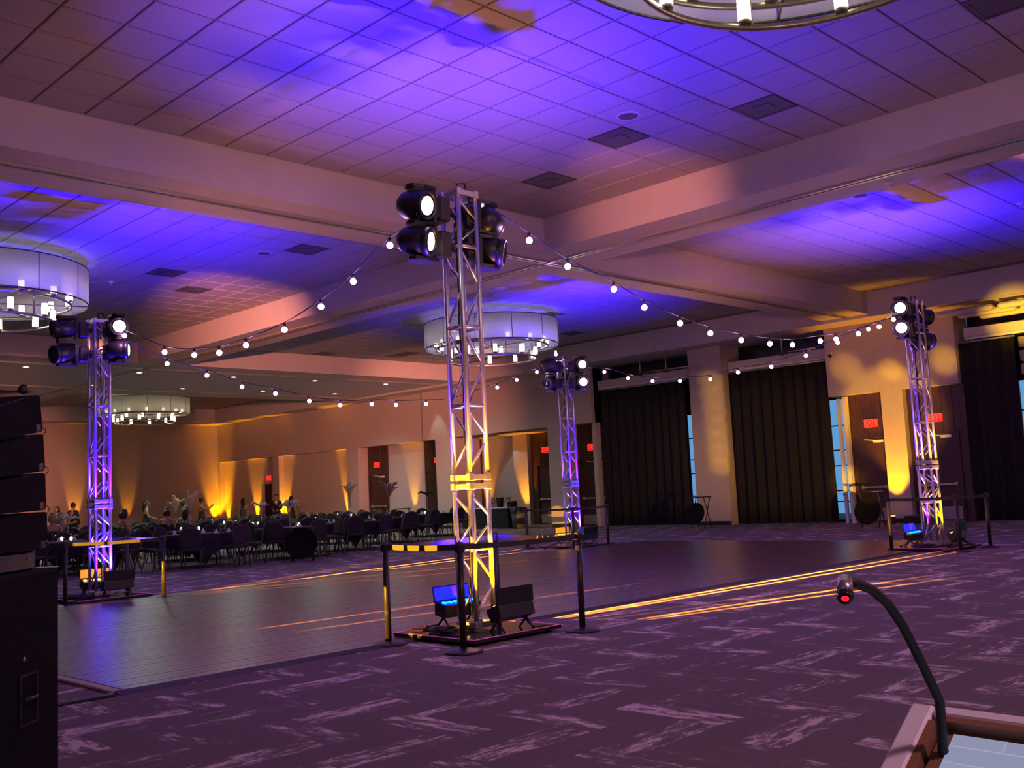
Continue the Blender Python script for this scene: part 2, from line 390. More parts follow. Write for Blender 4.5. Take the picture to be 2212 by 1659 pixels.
# plaster beams round the coffers
b = MB(); b.bb((-4, BY0, ZB), (27.4, BY1, ZC + 0.2)); struct(b, 'trim_1', M['paint'])
b = MB(); b.bb((BX0, -7, ZB), (BX1, BY0 - 0.0, ZC + 0.2)); struct(b, 'trim_2', M['paint'])
b = MB(); b.bb((BX0, BY1, ZB), (BX1, 30.1, ZC + 0.2)); struct(b, 'trim_3', M['paint'])
b = MB(); b.bb((-4, 30.1, ZB), (36, 38.6, ZC + 0.2)); struct(b, 'trim_4', M['paint'])
b = MB(); b.bb((13.97, 38.6, ZB), (15.5, 49.8, ZC + 0.2)); struct(b, 'trim_5', M['paint'])
b = MB(); b.bb((-4, 49.8, Z_S), (36, YW, ZC + 0.2)); struct(b, 'trim_6', M['paint'])
b = MB(); b.bb((27.35, -7, Z_S), (36, 49.8, ZC + 0.2)); struct(b, 'trim_7', M['paint'])
b = MB(); b.bb((-4, -7, ZB), (-0.8, 49.8, ZC + 0.2)); struct(b, 'trim_8', M['paint'])
# partition tracks under the beams: a pair of aluminium rails with a dark slot
def track(n, a, c, horizontal):
    t = MB(); s_ = MB()
    for off in (-0.055, 0.055):
        if horizontal: t.bb((a[0], a[1] + off - 0.03, ZB - 0.035), (c[0], a[1] + off + 0.03, ZB))
        else: t.bb((a[0] + off - 0.03, a[1], ZB - 0.035), (a[0] + off + 0.03, c[1], ZB))
    if horizontal: s_.bb((a[0], a[1] - 0.024, ZB - 0.01), (c[0], a[1] + 0.024, ZB))
    else: s_.bb((a[0] - 0.024, a[1], ZB - 0.01), (a[0] + 0.024, c[1], ZB))
    o = struct(t, 'trim_%d' % n, mat('track rail', (0.55, 0.53, 0.50), 0.3, 0.7, noise=0.05, nscale=20)); s_.build('track_slot', M['black'], o)
track(9, (-4, 13.42), (27.3, 0), True); track(10, (14.72, -7), (0, 13.3), False); track(11, (14.72, 13.55), (0, 49.5), False)
track(12, (-4, 31.3), (27.3, 0), True); track(13, (-4, 37.03), (27.3, 0), True)

# wall B (x = 28.4): header band, piers, niches, bays
HZ = 3.78
def wallbox(name, y0, y1, z0, z1, x0=XW, x1=XW + 0.35, m='wall'): return struct(MB().bb((x0, y0, z0), (x1, y1, z1)), name, M[m])
wallbox('wall_right', 33.6, YW, HZ, Z_S)
wallbox('wall_right', 24.02, 33.6, HZ, Z_S, XW - 0.12, XW + 0.6)
for (y0, y1) in ((51.26, 51.4), (45.27, 45.8), (38.49, 39.4)): wallbox('wall_right', y0, y1, 0, HZ, XW, XW + 1.2)
wallbox('wall_right', 31.9, 32.82, 0, HZ, XW - 0.12, XW + 1.6); wallbox('wall_right', 25.2, 26.28, 0, HZ, XW - 0.12, XW + 0.9)
wallbox('wall_right', 47.45, 51.26, 0, HZ, XW + 0.3, XW + 0.5); wallbox('wall_right', 45.8, 46.45, 0, HZ, XW + 0.3, XW + 0.5); wallbox('wall_right', 46.45, 47.45, 2.42, HZ, XW + 0.3, XW + 0.5); wallbox('wall_right', 39.4, 45.27, 0, HZ, XW + 0.3, XW + 0.5)
wallbox('wall_right', 32.82, 38.49, 0, HZ, XW + 0.62, XW + 0.8, 'wallgrey')
wallbox('wall_right', 26.0, 34.2, 0, HZ, XW + 2.4, XW + 2.6, 'wallgrey')
wallbox('wall_right', 34.1, 34.2, 0, HZ, XW + 0.8, XW + 2.4)
wallbox('wall_right', 29.55, 30.4, 0, HZ, XW + 2.1, XW + 2.4, 'wall')
wallbox('wall_right', 24.2, YW, HZ, HZ + 0.1, XW + 0.35, XW + 3.0)
wallbox('wall_right', 24.2, YW, 0, HZ + 0.1, XW + 2.75, XW + 3.0)
wallbox('wall_right', 24.2, 25.2, 0, HZ, XW + 0.5, XW + 0.6)
wallbox('wall_right', 10.75, 10.87, 0, HZ, XW + 0.0, XW + 1.1, 'wood')
wallbox('wall_right', 14.1, 14.32, 0, HZ, XW + 0.22, XW + 1.1, 'wood')
wallbox('wall_right', 26.28, 26.4, 0, HZ, XW + 0.9, XW + 2.4, 'wall')
wallbox('wall_right', 10.85, 14.72, HZ, Z_S, XW - 0.05, XW + 0.9)
wallbox('wall_right', 12.45, 13.1, 0, HZ, XW - 0.05, XW + 0.5)
wallbox('wall_right', 18.36, 19.65, 0, Z_S, XW - 0.15, XW + 1.4)          # column between the two bays
wallbox('wall_right', 24.02, 24.2, 0.0, Z_S, XW + 0.05, XW + 1.2)
wallbox('wall_right', -7, 4.0, 0, Z_S, XW + 0.8, XW + 1.0)
for y0, y1, z1 in ((19.65, 24.02, Z_S), (14.72, 18.36, Z_S), (4.0, 10.85, Z_S)):   # dark glazing over each bay
    wallbox('wall_right', y0, y1, 3.84, z1, XW + 0.95, XW + 1.1, 'darkwin')
for y0, y1, d in ((31.9, 32.82, 0.14), (25.2, 26.28, 0.14), (12.45, 13.1, 0.07), (18.36, 19.65, 0.17)):
    struct(MB().bb((XW - d, y0, 0), (XW - d + 0.02, y1, 0.13)), 'baseboard_right', M['black'])
for y0, y1 in ((34.4, 36.9), (39.5, 45.2)):
    struct(MB().bb((XW + 0.28 if y0 > 39 else XW + 0.60, y0, 0), (XW + 0.30 if y0 > 39 else XW + 0.62, y1, 0.13)), 'baseboard_right', M['black'])

# wood panelling with doors
def planks_panel(name, x, y0, y1, z0, z1, n, m='wood'):
    o = struct(MB().bb((x + 0.02, y0, z0), (x + 0.08, y1, z1)), name, M[m])
    wd = (y1 - y0) / n
    me = MB().chbox((0, 0, 0), (0.03, wd - 0.006, z1 - z0), 0.006).mesh('panel', M[m])
    for i in range(n): put('panel', me, o, loc=(x + 0.005, y0 + (i + 0.5) * wd, (z0 + z1) / 2))
    return o
planks_panel('wall_right', XW + 0.55, 37.0, 38.45, 2.45, HZ, 3)
planks_panel('wall_right', XW + 0.55, 32.9, 34.35, 2.45, HZ, 3)
planks_panel('wall_right', XW + 0.35, 23.76, 25.2, 2.45, HZ, 4)
planks_panel('wall_right', XW + 2.3, 26.4, 29.5, 0, HZ, 7)
planks_panel('wall_right', XW + 2.3, 32.6, 34.1, 0, HZ, 4)
planks_panel('wall_right', XW + 0.2, 13.1, 14.30, 2.5, HZ, 4)
planks_panel('wall_right', XW + 0.2, 10.85, 11.05, 0, 2.5, 1)
planks_panel('wall_right', XW + 0.2, 12.35, 12.45, 0, 2.5, 1)
planks_panel('wall_right', XW + 0.2, 10.85, 12.45, 2.5, HZ, 5)
door_n = [0]
def door(y0, y1, x, ztop=2.48, pushbar=True, closer=True, kick=True, knob_side=1, leaf='door'):
    door_n[0] += 1
    d = thing('door_%d' % door_n[0], None, None, (x, (y0 + y1) / 2, 0)); d['kind'] = 'structure'
    w_ = y1 - y0
    fr = MB()
    for s in (-1, 1): fr.box((0.0, s * (w_ / 2 - 0.03), ztop / 2), (0.10, 0.06, ztop))
    fr.box((0, 0, ztop - 0.03), (0.10, w_ - 0.12, 0.06)); fr.build('frame', M['door'], d)
    MB().chbox((0.03, 0, (ztop - 0.06) / 2 + 0.01), (0.05, w_ - 0.14, ztop - 0.08), 0.008).build('leaf', M[leaf], d)
    if pushbar:
        p = MB().chbox((-0.07, 0, 1.03), (0.05, w_ * 0.78, 0.06), 0.012)
        for s in (-1, 1): p.chbox((-0.03, s * w_ * 0.36, 1.03), (0.08, 0.09, 0.11), 0.01)
        p.build('push_bar', M['steel'], d)
    if closer:
        c = MB().chbox((-0.03, -w_ * 0.22, ztop - 0.13), (0.07, 0.30, 0.08), 0.01); c.tube([(-0.06, -w_ * 0.1, ztop - 0.1), (-0.09, w_ * 0.18, ztop - 0.06)], 0.014, 6)
        c.build('door_closer', M['white'], d)
    if kick: MB().chbox((-0.002, 0, 0.24), (0.012, w_ - 0.2, 0.36), 0.003).build('kick_plate', M['kick'], d)
    else: MB().tube([(-0.07, knob_side * (w_ / 2 - 0.18), 1.02), (-0.07, knob_side * (w_ / 2 - 0.30), 1.02)], 0.014, 6).build('door_handle', M['steel'], d)
    return d
door(37.0, 38.4, XW + 0.55, 2.5)
door(32.95, 34.3, XW + 0.55, 2.5, pushbar=False, closer=False, kick=False, knob_side=-1)
door(23.76, 25.2, XW + 0.35, 2.45)
door(27.9, 29.1, XW + 2.2, 2.45, closer=False)
door(13.1, 14.1, XW + 0.2, 2.5); door(11.05, 12.35, XW + 0.2, 2.5)
door(46.45, 47.45, XW + 0.55, 2.4, pushbar=False, closer=False, kick=False)

# windows behind the drapes
def window(n, y0, y1, ztop):
    wd = thing('window_%d' % n, None, None, (XW + 1.0, 0, 0)); wd['kind'] = 'structure'
    fr = MB()
    for y in (y0 + 0.04, y1 - 0.04): fr.box((0, y, ztop / 2), (0.12, 0.08, ztop))
    for z in (0.04, ztop - 0.04): fr.box((0, (y0 + y1) / 2, z), (0.12, y1 - y0 - 0.16, 0.08))
    fr.build('frame', M['black'], wd)
    zs = [0.08, 0.62, 0.95, 1.72, 2.2, 2.95, ztop - 0.08]; k = max(1, round((y1 - y0) / 1.1)); wy = (y1 - y0 - 0.16) / k
    for i in range(k):
        for a, c in zip(zs[:-1], zs[1:]):
            MB().box((0, y0 + 0.08 + (i + 0.5) * wy, (a + c) / 2), (0.012, wy - 0.02, c - a - 0.03)).build('pane', M['glass'], wd)
    for z in zs[1:-1]: MB().box((0, (y0 + y1) / 2, z), (0.07, y1 - y0 - 0.16, 0.035)).build('muntin', M['black'], wd)
    for i in range(1, k): MB().box((0, y0 + 0.08 + i * wy, ztop / 2), (0.07, 0.035, ztop - 0.16)).build('mullion', M['black'], wd)
window(1, 19.65, 24.0, 3.84); window(2, 14.38, 18.36, 3.84); window(3, 4.0, 10.85, 3.84)
j = MB(); j.bb((XW - 0.02, 14.42, 0), (XW + 0.10, 14.50, 3.70)); j.bb((XW - 0.02, 14.20, 0), (XW + 0.14, 14.32, 3.74)); o = struct(j, 'trim_14', M['white'])
MB().ball((XW - 0.06, 14.46, 0.86), 0.045, 10, 8).build('knob', M['steel'], o)

# ------------------------------------------------------------------ dance floor
df = thing('dance_floor', 'large dark wooden dance floor of long narrow boards lying on the carpet', 'dance floor', (0, 0, 0))
DX0, DX1, DY0, DY1 = 3.55, 20.6, 7.96, 15.95
MB().bb((DX0, DY0, 0.001), (DX1, DY1, 0.012)).build('base', M['black'], df)
rows = 53; rw = (DY1 - DY0) / rows; random.seed(3)
pm = [MB().chbox((0, 0, 0), (L, rw - 0.004, 0.014), 0.0035).mesh('plank', M['plank']) for L in ((DX1 - DX0) / 4.0 - 0.004,)]
for r_ in range(rows):
    for k in range(4):
        L = (DX1 - DX0) / 4.0
        put('plank', pm[0], df, loc=(DX0 + (k + 0.5) * L, DY0 + (r_ + 0.5) * rw, 0.019 + random.uniform(-0.001, 0.001)))
e = MB()
for (a, c, nrm) in (((DX0 - 0.07, DY0 - 0.09), (DX1 + 0.07, DY0), 0), ((DX0 - 0.07, DY1), (DX1 + 0.07, DY1 + 0.09), 2)):
    z0, z1 = (0.002, 0.026) if nrm == 0 else (0.026, 0.002)
    e.add([(a[0], a[1], z0), (c[0], a[1], z0), (c[0], c[1], z1), (a[0], c[1], z1), (a[0], a[1], 0), (c[0], a[1], 0), (c[0], c[1], 0), (a[0], c[1], 0)], [(0, 1, 2, 3), (0, 4, 5, 1), (3, 2, 6, 7), (4, 7, 6, 5), (0, 3, 7, 4), (1, 5, 6, 2)])
e.build('edge_ramp', M['rubber'], df)
for x0, x1 in ((DX0 - 0.09, DX0), (DX1, DX1 + 0.09)): MB().chbox(((x0 + x1) / 2, (DY0 + DY1) / 2, 0.013), (0.09, DY1 - DY0, 0.024), 0.008).build('edge_strip', M['tan'], df, label='pale tan edge strip')
tag(MB().chbox((1.9, DY0 - 0.045, 0.011), (3.1, 0.11, 0.02), 0.007).build('cable_cover', M['rubber']), 'flat black cable cover running along the carpet from the dance floor corner', 'cable cover')

# ------------------------------------------------------------------ truss towers
TX, ZJ = 4.515, 1.47
A_ = 0.12
chord_low = MB().tube([(0, 0, 0.09), (0, 0, ZJ - 0.09)], 0.0255, 10).mesh('chord', M['alu'])
chord_high = MB().tube([(0, 0, ZJ + 0.09), (0, 0, TX)], 0.0255, 10).mesh('chord', M['alu'])
rung = MB().tube([(-A_ + 0.02, 0, 0), (A_ - 0.02, 0, 0)], 0.021, 8).mesh('rung', M['alu'])
brace_cache = {}
def brace_mesh(h_, up):
    k = (round(h_, 3), up)
    if k not in brace_cache:
        p = [(-A_, 0, h_), (A_, 0, 0)] if up else [(A_, 0, h_), (-A_, 0, 0)]
        brace_cache[k] = MB().tube(p, 0.0125, 6).mesh('brace', M['alu'])
    return brace_cache[k]
LOW = [0.10, 0.80, ZJ - 0.10]; HIGH = [ZJ + 0.10, 2.25, 3.06, 3.90, TX - 0.09]
endplate = MB()
for ax in range(4):
    r_ = Matrix.Rotation(ax * PI / 2, 3, 'Z')
    endplate.chbox(r_ @ Vector((0, -A_, 0)), (2 * A_ - 0.05, 0.03, 0.055), 0.004, r_); endplate.chbox(r_ @ Vector((A_, A_, 0)), (0.062, 0.062, 0.075), 0.006, r_)
endplate_me = endplate.mesh('end_frame', M['alu'])
def tower(name, x, y, label, zbase, seed):
    t = thing('truss_tower', label, 'truss tower', (x, y, zbase), 0, 'truss towers round the dance floor')
    for sx in (-1, 1):
        for sy in (-1, 1):
            put('chord', chord_low, t, loc=(sx * A_, sy * A_, 0)); put('chord', chord_high, t, loc=(sx * A_, sy * A_, 0))
    for z in (0.05, ZJ - 0.045, ZJ + 0.045, TX - 0.045): put('end_frame', endplate_me, t, loc=(0, 0, z))
    for ax in range(4):
        rz = Matrix.Rotation(ax * PI / 2, 4, 'Z'); base = rz @ Matrix.Translation((0, -A_, 0))
        for lv in (LOW, HIGH):
            for i, (z0, z1) in enumerate(zip(lv[:-1], lv[1:])):
                if i > 0: put('rung', rung, t, mtx=base @ Matrix.Translation((0, 0, z0)))
                g = 0.035; mid = (z0 + z1) / 2
                back = ax in (1, 2)
                put('brace', brace_mesh(z1 - mid - 2 * g, not back), t, mtx=base @ Matrix.Translation((0, 0, mid + g)))
                put('brace', brace_mesh(mid - z0 - 2 * g, back), t, mtx=base @ Matrix.Translation((0, 0, z0 + g)))
    # cables run up inside, dangling at the top
    rnd = random.Random(seed)
    for k in range(2):
        px_, py_ = 0.06 - 0.1 * k, 0.07 - 0.05 * k
        pts = [(px_ + rnd.uniform(-.015, .015), py_ + rnd.uniform(-.015, .015), z) for z in [0.1 + 0.3 * i for i in range(15)]]
        pts += [(px_ * 0.4, py_, TX - 0.03), (0.0, 0.02, TX + 0.09), (0.07, -0.02, TX + 0.10), (0.10, -0.05, TX - 0.10), (0.05, -0.07, TX - 0.4)]
        MB().tube(pts, 0.010, 5).build('cable', M['rubber'], t)
    for k in range(3):
        z = TX - 0.25 - 0.3 * k
        MB().tube([(0.02, 0.10, z + .1), (0.0, 0.0, z - 0.06), (-0.06, -0.03, z - 0.1), (-0.08, 0.08, z + 0.02)], 0.009, 5).build('cable', M['rubber'], t)
    MB().chbox((0.02, 0.02, TX - 0.42), (0.10, 0.12, 0.20), 0.015).build('power_box', M['black'], t)
    return t
def base_plate(x, y, label):
    p = thing('base_plate', label, 'base plate', (x, y, 0), 0, 'tower base plates')
    MB().chbox((0, 0, 0.047), (1.2, 1.2, 0.035), 0.006).build('plate', M['gloss'], p, label='glossy black plate')
    for k in range(4):
        r_ = Matrix.Rotation(k * PI / 2, 3, 'Z')
        MB().box(r_ @ Vector((0, -0.585, 0.0655)), (1.2 - (0.06 if k % 2 else 0), 0.03, 0.003), r_).build('edge_tape', M['pink'], p, label='bright pink edge tape')
    for sx in (-1, 1):
        for sy in (-1, 1): MB().lathe([(0.0, 0.028), (0.03, 0.028), (0.03, 0.0), (0, 0.0)], 10, Matrix.Translation((sx * 0.5, sy * 0.5, 0.001))).build('foot', M['rubber'], p)
    return p
TW = dict(main=(7.06, 7.66), left=(6.98, 16.48), right=(18.55, 7.80), far=(18.62, 16.62))
ZP = 0.0655
tower('a', *TW['main'], 'tall aluminium box truss tower closest to the viewer, its lower half glaring yellow', ZP, 1)
tower('a', *TW['left'], 'aluminium truss tower beside the black speaker stack, lower half glowing deep blue', ZP, 2)
tower('a', *TW['right'], 'aluminium truss tower in front of the two wooden exit doors', ZP, 3)
tower('a', *TW['far'], 'small distant truss tower left of the first black drape', ZP, 4)
base_plate(*TW['main'], 'pink taped black base plate under the closest truss tower')
base_plate(*TW['left'], 'pink taped black base plate under the blue lit tower by the speakers')
base_plate(*TW['right'], 'pink taped black base plate under the tower before the exit doors')
base_plate(*TW['far'], 'pink taped black base plate under the small distant tower')

# moving heads ------------------------------------------------------
mh_base = MB().chbox((0.13, 0, 0), (0.16, 0.20, 0.26), 0.02)
mh_base.chbox((0.225, 0, 0), (0.05, 0.17, 0.22), 0.015)
for z in (-0.09, 0, 0.09): mh_base.box((0.13, -0.112, z), (0.12, 0.01, 0.012))
mh_base_me = mh_base.mesh('mount_base', M['black'])
mh_clamp_me = MB().tube([(-0.20, 0, 0), (0.06, 0, 0)], 0.02, 8).chbox((-0.0, 0, 0), (0.07, 0.06, 0.08), 0.01).mesh('clamp', M['black'])
yk = MB()
for s in (-1, 1):
    poly = [(0.23, -0.08), (0.40, -0.10), (0.52, -0.07), (0.55, 0.0), (0.52, 0.07), (0.40, 0.10), (0.23, 0.08)]
    yk.prism(poly, s * 0.185 - 0.018, s * 0.185 + 0.018)
yk.chbox((0.25, 0, 0), (0.05, 0.16, 0.39), 0.012)
yk_me = yk.mesh('yoke', M['black'])
mh_shell_me = MB().lathe([(0.0, -0.20), (0.09, -0.19), (0.135, -0.13), (0.155, -0.02), (0.155, 0.06), (0.145, 0.075), (0.145, 0.10), (0.15, 0.105), (0.15, 0.165), (0.128, 0.17), (0.122, 0.14)], 24).mesh('head_shell', M['black'])
lens_prof = [(0.0, 0.160), (0.05, 0.157), (0.094, 0.150), (0.094, 0.135), (0, 0.135)]
bezel_me = MB().lathe([(0.094, 0.150), (0.125, 0.140), (0.125, 0.130), (0.094, 0.135), (0.094, 0.150)], 24).mesh('lens_bezel', M['gloss'])
lens_on = MB().lathe(lens_prof, 20).mesh('lens', M['lensOn']); lens_off = MB().lathe(lens_prof, 20).mesh('lens', M['lensOff'])
def moving_head(tw, side, z, aim, lit, label, inset=0.0):
    x, y = TW[tw]; ang = {'+x': 0, '+y': PI / 2, '-x': PI, '-y': -PI / 2}[side]
    off = Vector((math.cos(ang), math.sin(ang), 0)) * (A_ + 0.03 - inset)
    t = thing('moving_head_light', label, 'stage light', (x + off.x, y + off.y, z + ZP), ang, 'moving head lights on the towers')
    put('clamp', mh_clamp_me, t); put('mount_base', mh_base_me, t); put('yoke', yk_me, t)
    c = Vector((0.44, 0, 0)); wc = Matrix.Rotation(ang, 3, 'Z') @ c + Vector(t.location)
    d = (Matrix.Rotation(-ang, 3, 'Z') @ (Vector(aim) - wc)).normalized()
    q = d.to_track_quat('Z', 'Y').to_matrix().to_4x4()
    hd = put('head_shell', mh_shell_me, t, mtx=Matrix.Translation(c) @ q)
    put('lens_bezel', bezel_me, hd)
    put('lens', lens_on if lit else lens_off, hd, label='glowing white lens' if lit else 'dark glass lens')
    return wc, (Vector(aim) - wc).normalized()
MH = []
MH.append(moving_head('main', '-x', 4.27, (8.0, 0.0, 2.6), True, 'lit stage light on the closest tower, upper of the pair on its left side'))
MH.append(moving_head('main', '-x', 3.90, (10.5, 0.0, 2.6), True, 'lit stage light on the closest tower, lower of the pair on its left side'))
MH.append(moving_head('main', '+x', 4.25, (14, 12, 4.5), False, 'unlit stage light on the closest tower, upper of the pair by the string bulb', inset=0.17))
MH.append(moving_head('main', '+x', 3.93, (12, 2, 2.5), False, 'unlit stage light on the closest tower, lower of the pair on its right side', inset=0.17))
MH.append(moving_head('left', '-x', 4.31, (1.0, 17, 3.6), False, 'unlit stage light on the blue lit tower, upper one beside the left chandelier'))
MH.append(moving_head('left', '-x', 3.90, (1.0, 15.5, 3.0), False, 'unlit stage light on the blue lit tower, lower one on its left side'))
MH.append(moving_head('left', '-y', 4.28, (1.5, 0.0, 2.2), True, 'bright orange haloed stage light on the blue lit tower, upper right one', inset=-0.16))
MH.append(moving_head('left', '-y', 3.90, (16, 9.0, 3.6), True, 'stage light on the blue lit tower, lower right one pointing sideways', inset=-0.16))
MH.append(moving_head('right', '-x', 4.32, (9, 3.0, 3.6), True, 'stage light on the tower before the exit doors, upper one half hidden by glare'))
MH.append(moving_head('right', '-x', 3.96, (1.5, 0.0, 1.9), True, 'stage light on the tower before the exit doors, lower one shining at the viewer'))
MH.append(moving_head('right', '+x', 4.25, (28, 4, 4.0), False, 'dark stage light behind the tower before the exit doors, upper one', inset=0.22))
MH.append(moving_head('right', '+x', 3.80, (28, 4, 3.0), False, 'dark stage light behind the tower before the exit doors, lower one', inset=0.22))
MH.append(moving_head('far', '-x', 4.34, (10, 22, 3.4), False, 'unlit stage light on the small distant tower, upper left one'))
MH.append(moving_head('far', '-x', 3.91, (6, 12, 3.0), False, 'unlit stage light on the small distant tower, lower left one'))
MH.append(moving_head('far', '-y', 4.34, (1.5, 0.0, 1.8), True, 'lit stage light on the small distant tower, upper right one'))
MH.append(moving_head('far', '-y', 3.91, (1.5, 0.0, 1.8), True, 'lit stage light on the small distant tower, lower right one'))

# LED wash bars at the tower feet ------------------------------------
bar_shell = MB().prism([(-0.075, -0.06), (0.075, -0.06), (0.09, 0.05), (0.09, 0.075), (-0.09, 0.075), (-0.09, 0.05)], -0.24, 0.24, Matrix(((0, 0, 1, 0), (1, 0, 0, 0), (0, 1, 0, 0), (0, 0, 0, 1))))
bar_me = bar_shell.mesh('housing', M['black'])
hood_me = MB().box((0, -0.12, 0.14), (0.50, 0.008, 0.16), Matrix.Rotation(0.35, 3, 'X')).mesh('barn_door', M['black'])
leg_me = MB().tube([(0, 0, 0.10), (0, -0.10, 0.0)], 0.012, 6).tube([(0, 0, 0.10), (0, 0.10, 0.0)], 0.012, 6).mesh('floor_leg', M['black'])
pan_b, pan_a = (MB().box((0, -0.112, 0.143), (0.47, 0.004, 0.13), Matrix.Rotation(0.35, 3, 'X')).mesh('lens_panel', m_) for m_ in (mat('blue frosted lens', (0.05, 0.05, 0.4), 0.4, emit=(0.0, 0.01, 1.0), estr=1.6), mat('amber frosted lens', (0.4, 0.2, 0.05), 0.4, emit=(1.0, 0.34, 0.0), estr=0.9)))
led_b = MB().lathe([(0, 0.012), (0.022, 0.008), (0.03, 0), (0, 0)], 12).mesh('diode', M['ledBlue']); led_a = MB().lathe([(0, 0.012), (0.022, 0.008), (0.03, 0), (0, 0)], 12).mesh('diode', M['ledAmber'])
def wash_bar(tw, side, blue, label):
    tilt = 0.20 if blue else 0.38
    x, y = TW[tw]; s = 1 if side == '+y' else -1           # on the +y or -y side of the truss, facing it
    t = thing('led_wash_light', label, 'wash light', (x + 0.10, y + s * 0.40, ZP), 0 if s < 0 else PI, 'wash lights at the tower feet')
    for xx in (-0.2, 0.2): put('floor_leg', leg_me, t, loc=(xx, 0, 0))
    rot = Matrix.Translation((0, 0, 0.17)) @ Matrix.Rotation(-tilt, 4, 'X')
    h_ = put('housing', bar_me, t, mtx=rot)
    put('barn_door', hood_me, h_)
    put('lens_panel', pan_b if blue else pan_a, h_)
    for i in range(6): put('diode', led_b if blue else led_a, h_, loc=(-0.19 + 0.076 * i, 0.0, 0.076))
    MB().tube([(0.1, -0.05, 0.12), (0.16, -0.12, 0.02), (0.30, -0.16, 0.008), (0.42, -0.06, 0.008)], 0.008, 5).build('cable', M['rubber'], t)
    src = t.matrix_basis @ (rot @ Vector((0, 0, 0.115))); d = t.matrix_basis.to_3x3() @ (rot.to_3x3() @ Vector((0, 0, 1)))
    add_light('AREA', 'wash_light_output', src + Vector((0, 0, 0.012)), BLUE if blue else AMBER, P_BLUE if blue else P_AMBER * (1.0 if tw in ('main', 'right') else 0.4), src + d + (Vector((0.14, 0.14, 0)) if blue else Vector((0.05, 0.05, 0))), shape='RECTANGLE', size=0.40, size_y=0.05, spread=1.4 if blue else 1.25)
    if not blue and tw in ('main', 'right'):
        add_light('SPOT', 'wash_light_core', src, (1.0, 0.52, 0.0), 620, (x, y, ZP + 1.35), spot_size=0.52, spot_blend=1.0, shadow_soft_size=0.04)
    if blue and tw in ('left', 'far'):
        add_light('SPOT', 'wash_light_core', src, (0.0, 0.02, 1.0), 1800, (x, y, ZP + 0.95), spot_size=0.9, spot_blend=1.0, shadow_soft_size=0.04)
    return t
wash_bar('main', '+y', True, 'blue glowing wash light at the foot of the closest tower')
wash_bar('main', '-y', False, 'black backed amber wash light at the foot of the closest tower')
wash_bar('left', '-y', True, 'black backed blue wash light at the foot of the tower by the speakers')
wash_bar('left', '+y', False, 'amber wash light with glowing diodes at the foot of the tower by the speakers')
wash_bar('right', '+y', True, 'blue glowing wash light at the foot of the tower before the exit doors')
wash_bar('right', '-y', False, 'amber wash light at the foot of the tower before the exit doors')
wash_bar('far', '-y', True, 'blue wash light at the foot of the small distant tower')
wash_bar('far', '+y', False, 'amber wash light at the foot of the small distant tower')
# narrow grazing spots added to lay amber streaks on the floor, several per streak
def graze(src, aim, power, reach=8.0, z=0.17, wd=0.065):
    a = Vector((src[0], src[1], z)); d = (Vector((aim[0], aim[1], 0)) - Vector((src[0], src[1], 0))).normalized(); r_ = 1.3
    while r_ < reach:
        half = wd / r_
        add_light('SPOT', 'floor_streak_spot', a, (1.0, 0.34, 0.03), power * r_ ** 3, (a.x + d.x * r_, a.y + d.y * r_, 0.0), spot_size=2 * half, spot_blend=1.0, shadow_soft_size=0.004)
        r_ *= 1.0 + 0.75 * half / (z / r_)
for (src, aim, p_, rc) in (((7.40, 7.86), (15.8, 7.62), 1.0, 9), ((7.40, 7.80), (15.8, 7.30), 0.8, 9), ((7.70, 7.06), (12.5, 6.22), 0.6, 5), ((7.70, 7.02), (12.5, 5.85), 0.4, 5),
        ((7.65, 15.65), (15.2, 17.15), 1.0, 9), ((7.65, 15.62), (15.2, 16.6), 0.7, 9), ((7.2, 15.6), (14.0, 14.6), 0.4, 8), ((7.2, 15.5), (14.0, 13.2), 0.35, 7),
        ((5.2, 10.3), (15, 9.9), 0.5, 5), ((5.4, 9.65), (15, 8.9), 0.4, 6)):
    graze(src, aim, p_ * P_STREAK, rc)

# amber fixtures standing out of frame at the left send thin slivers of light onto belts and posts
for (tg, p_, a_) in (((6.19, 7.80, 0.938), 60000, 0.012), ((6.20, 7.58, 0.938), 60000, 0.012), ((6.205, 7.33, 0.938), 60000, 0.012), ((6.17, 8.0, 0.42), 50000, 0.03), ((6.17, 8.0, 0.20), 50000, 0.03),
        ((7.53, 15.45, 0.22), 60000, 0.03), ((7.53, 15.45, 0.42), 60000, 0.03), ((7.0, 15.62, 0.94), 60000, 0.03), ((6.5, 15.76, 0.94), 60000, 0.03), ((17.9, 8.3, 0.6), 90000, 0.03), ((7.06, 7.66, 1.62), 30000, 0.075), ((7.0, 7.7, 1.25), 16000, 0.05)):
    add_light('SPOT', 'amber_sliver', (-3.3, 10.6, 1.25), (1.0, 0.45, 0.02), p_, tg, spot_size=a_, spot_blend=0.3, shadow_soft_size=0.003)

# cables heaped on the plates
def cable_heap(tw, label, colr, seed):
    x, y = TW[tw]; rnd = random.Random(seed); pts = []
    for k in range(26):
        a = k * 0.9 + rnd.uniform(-.3, .3); r_ = rnd.uniform(0.12, 0.30)
        pts.append((x - 0.34 + r_ * math.cos(a), y + 0.02 + r_ * math.sin(a) * 0.9, ZP + 0.012 + 0.012 * (k % 4)))
    tag(MB().tube(pts, 0.010, 5).build('coiled_cable', colr), label, 'cable', 'cables heaped on the base plates')
cable_heap('main', 'black cable coiled on the base plate of the closest tower', M['rubber'], 1)
cable_heap('left', 'black cable coiled on the base plate of the tower by the speakers', M['rubber'], 2)
cable_heap('right', 'black cable coiled on the base plate of the tower before the exit doors', M['rubber'], 3)
tag(MB().tube([(6.30, 8.20, .012), (6.45, 8.35, .012), (6.75, 8.36, .03), (7.0, 8.30, .03), (6.85, 8.22, 0.09), (6.75, 8.10, 0.085), (6.62, 8.15, 0.085)], 0.012, 6).build('extension_cord', M['orangecable']), 'red orange extension cord lying behind the closest base plate', 'cable')

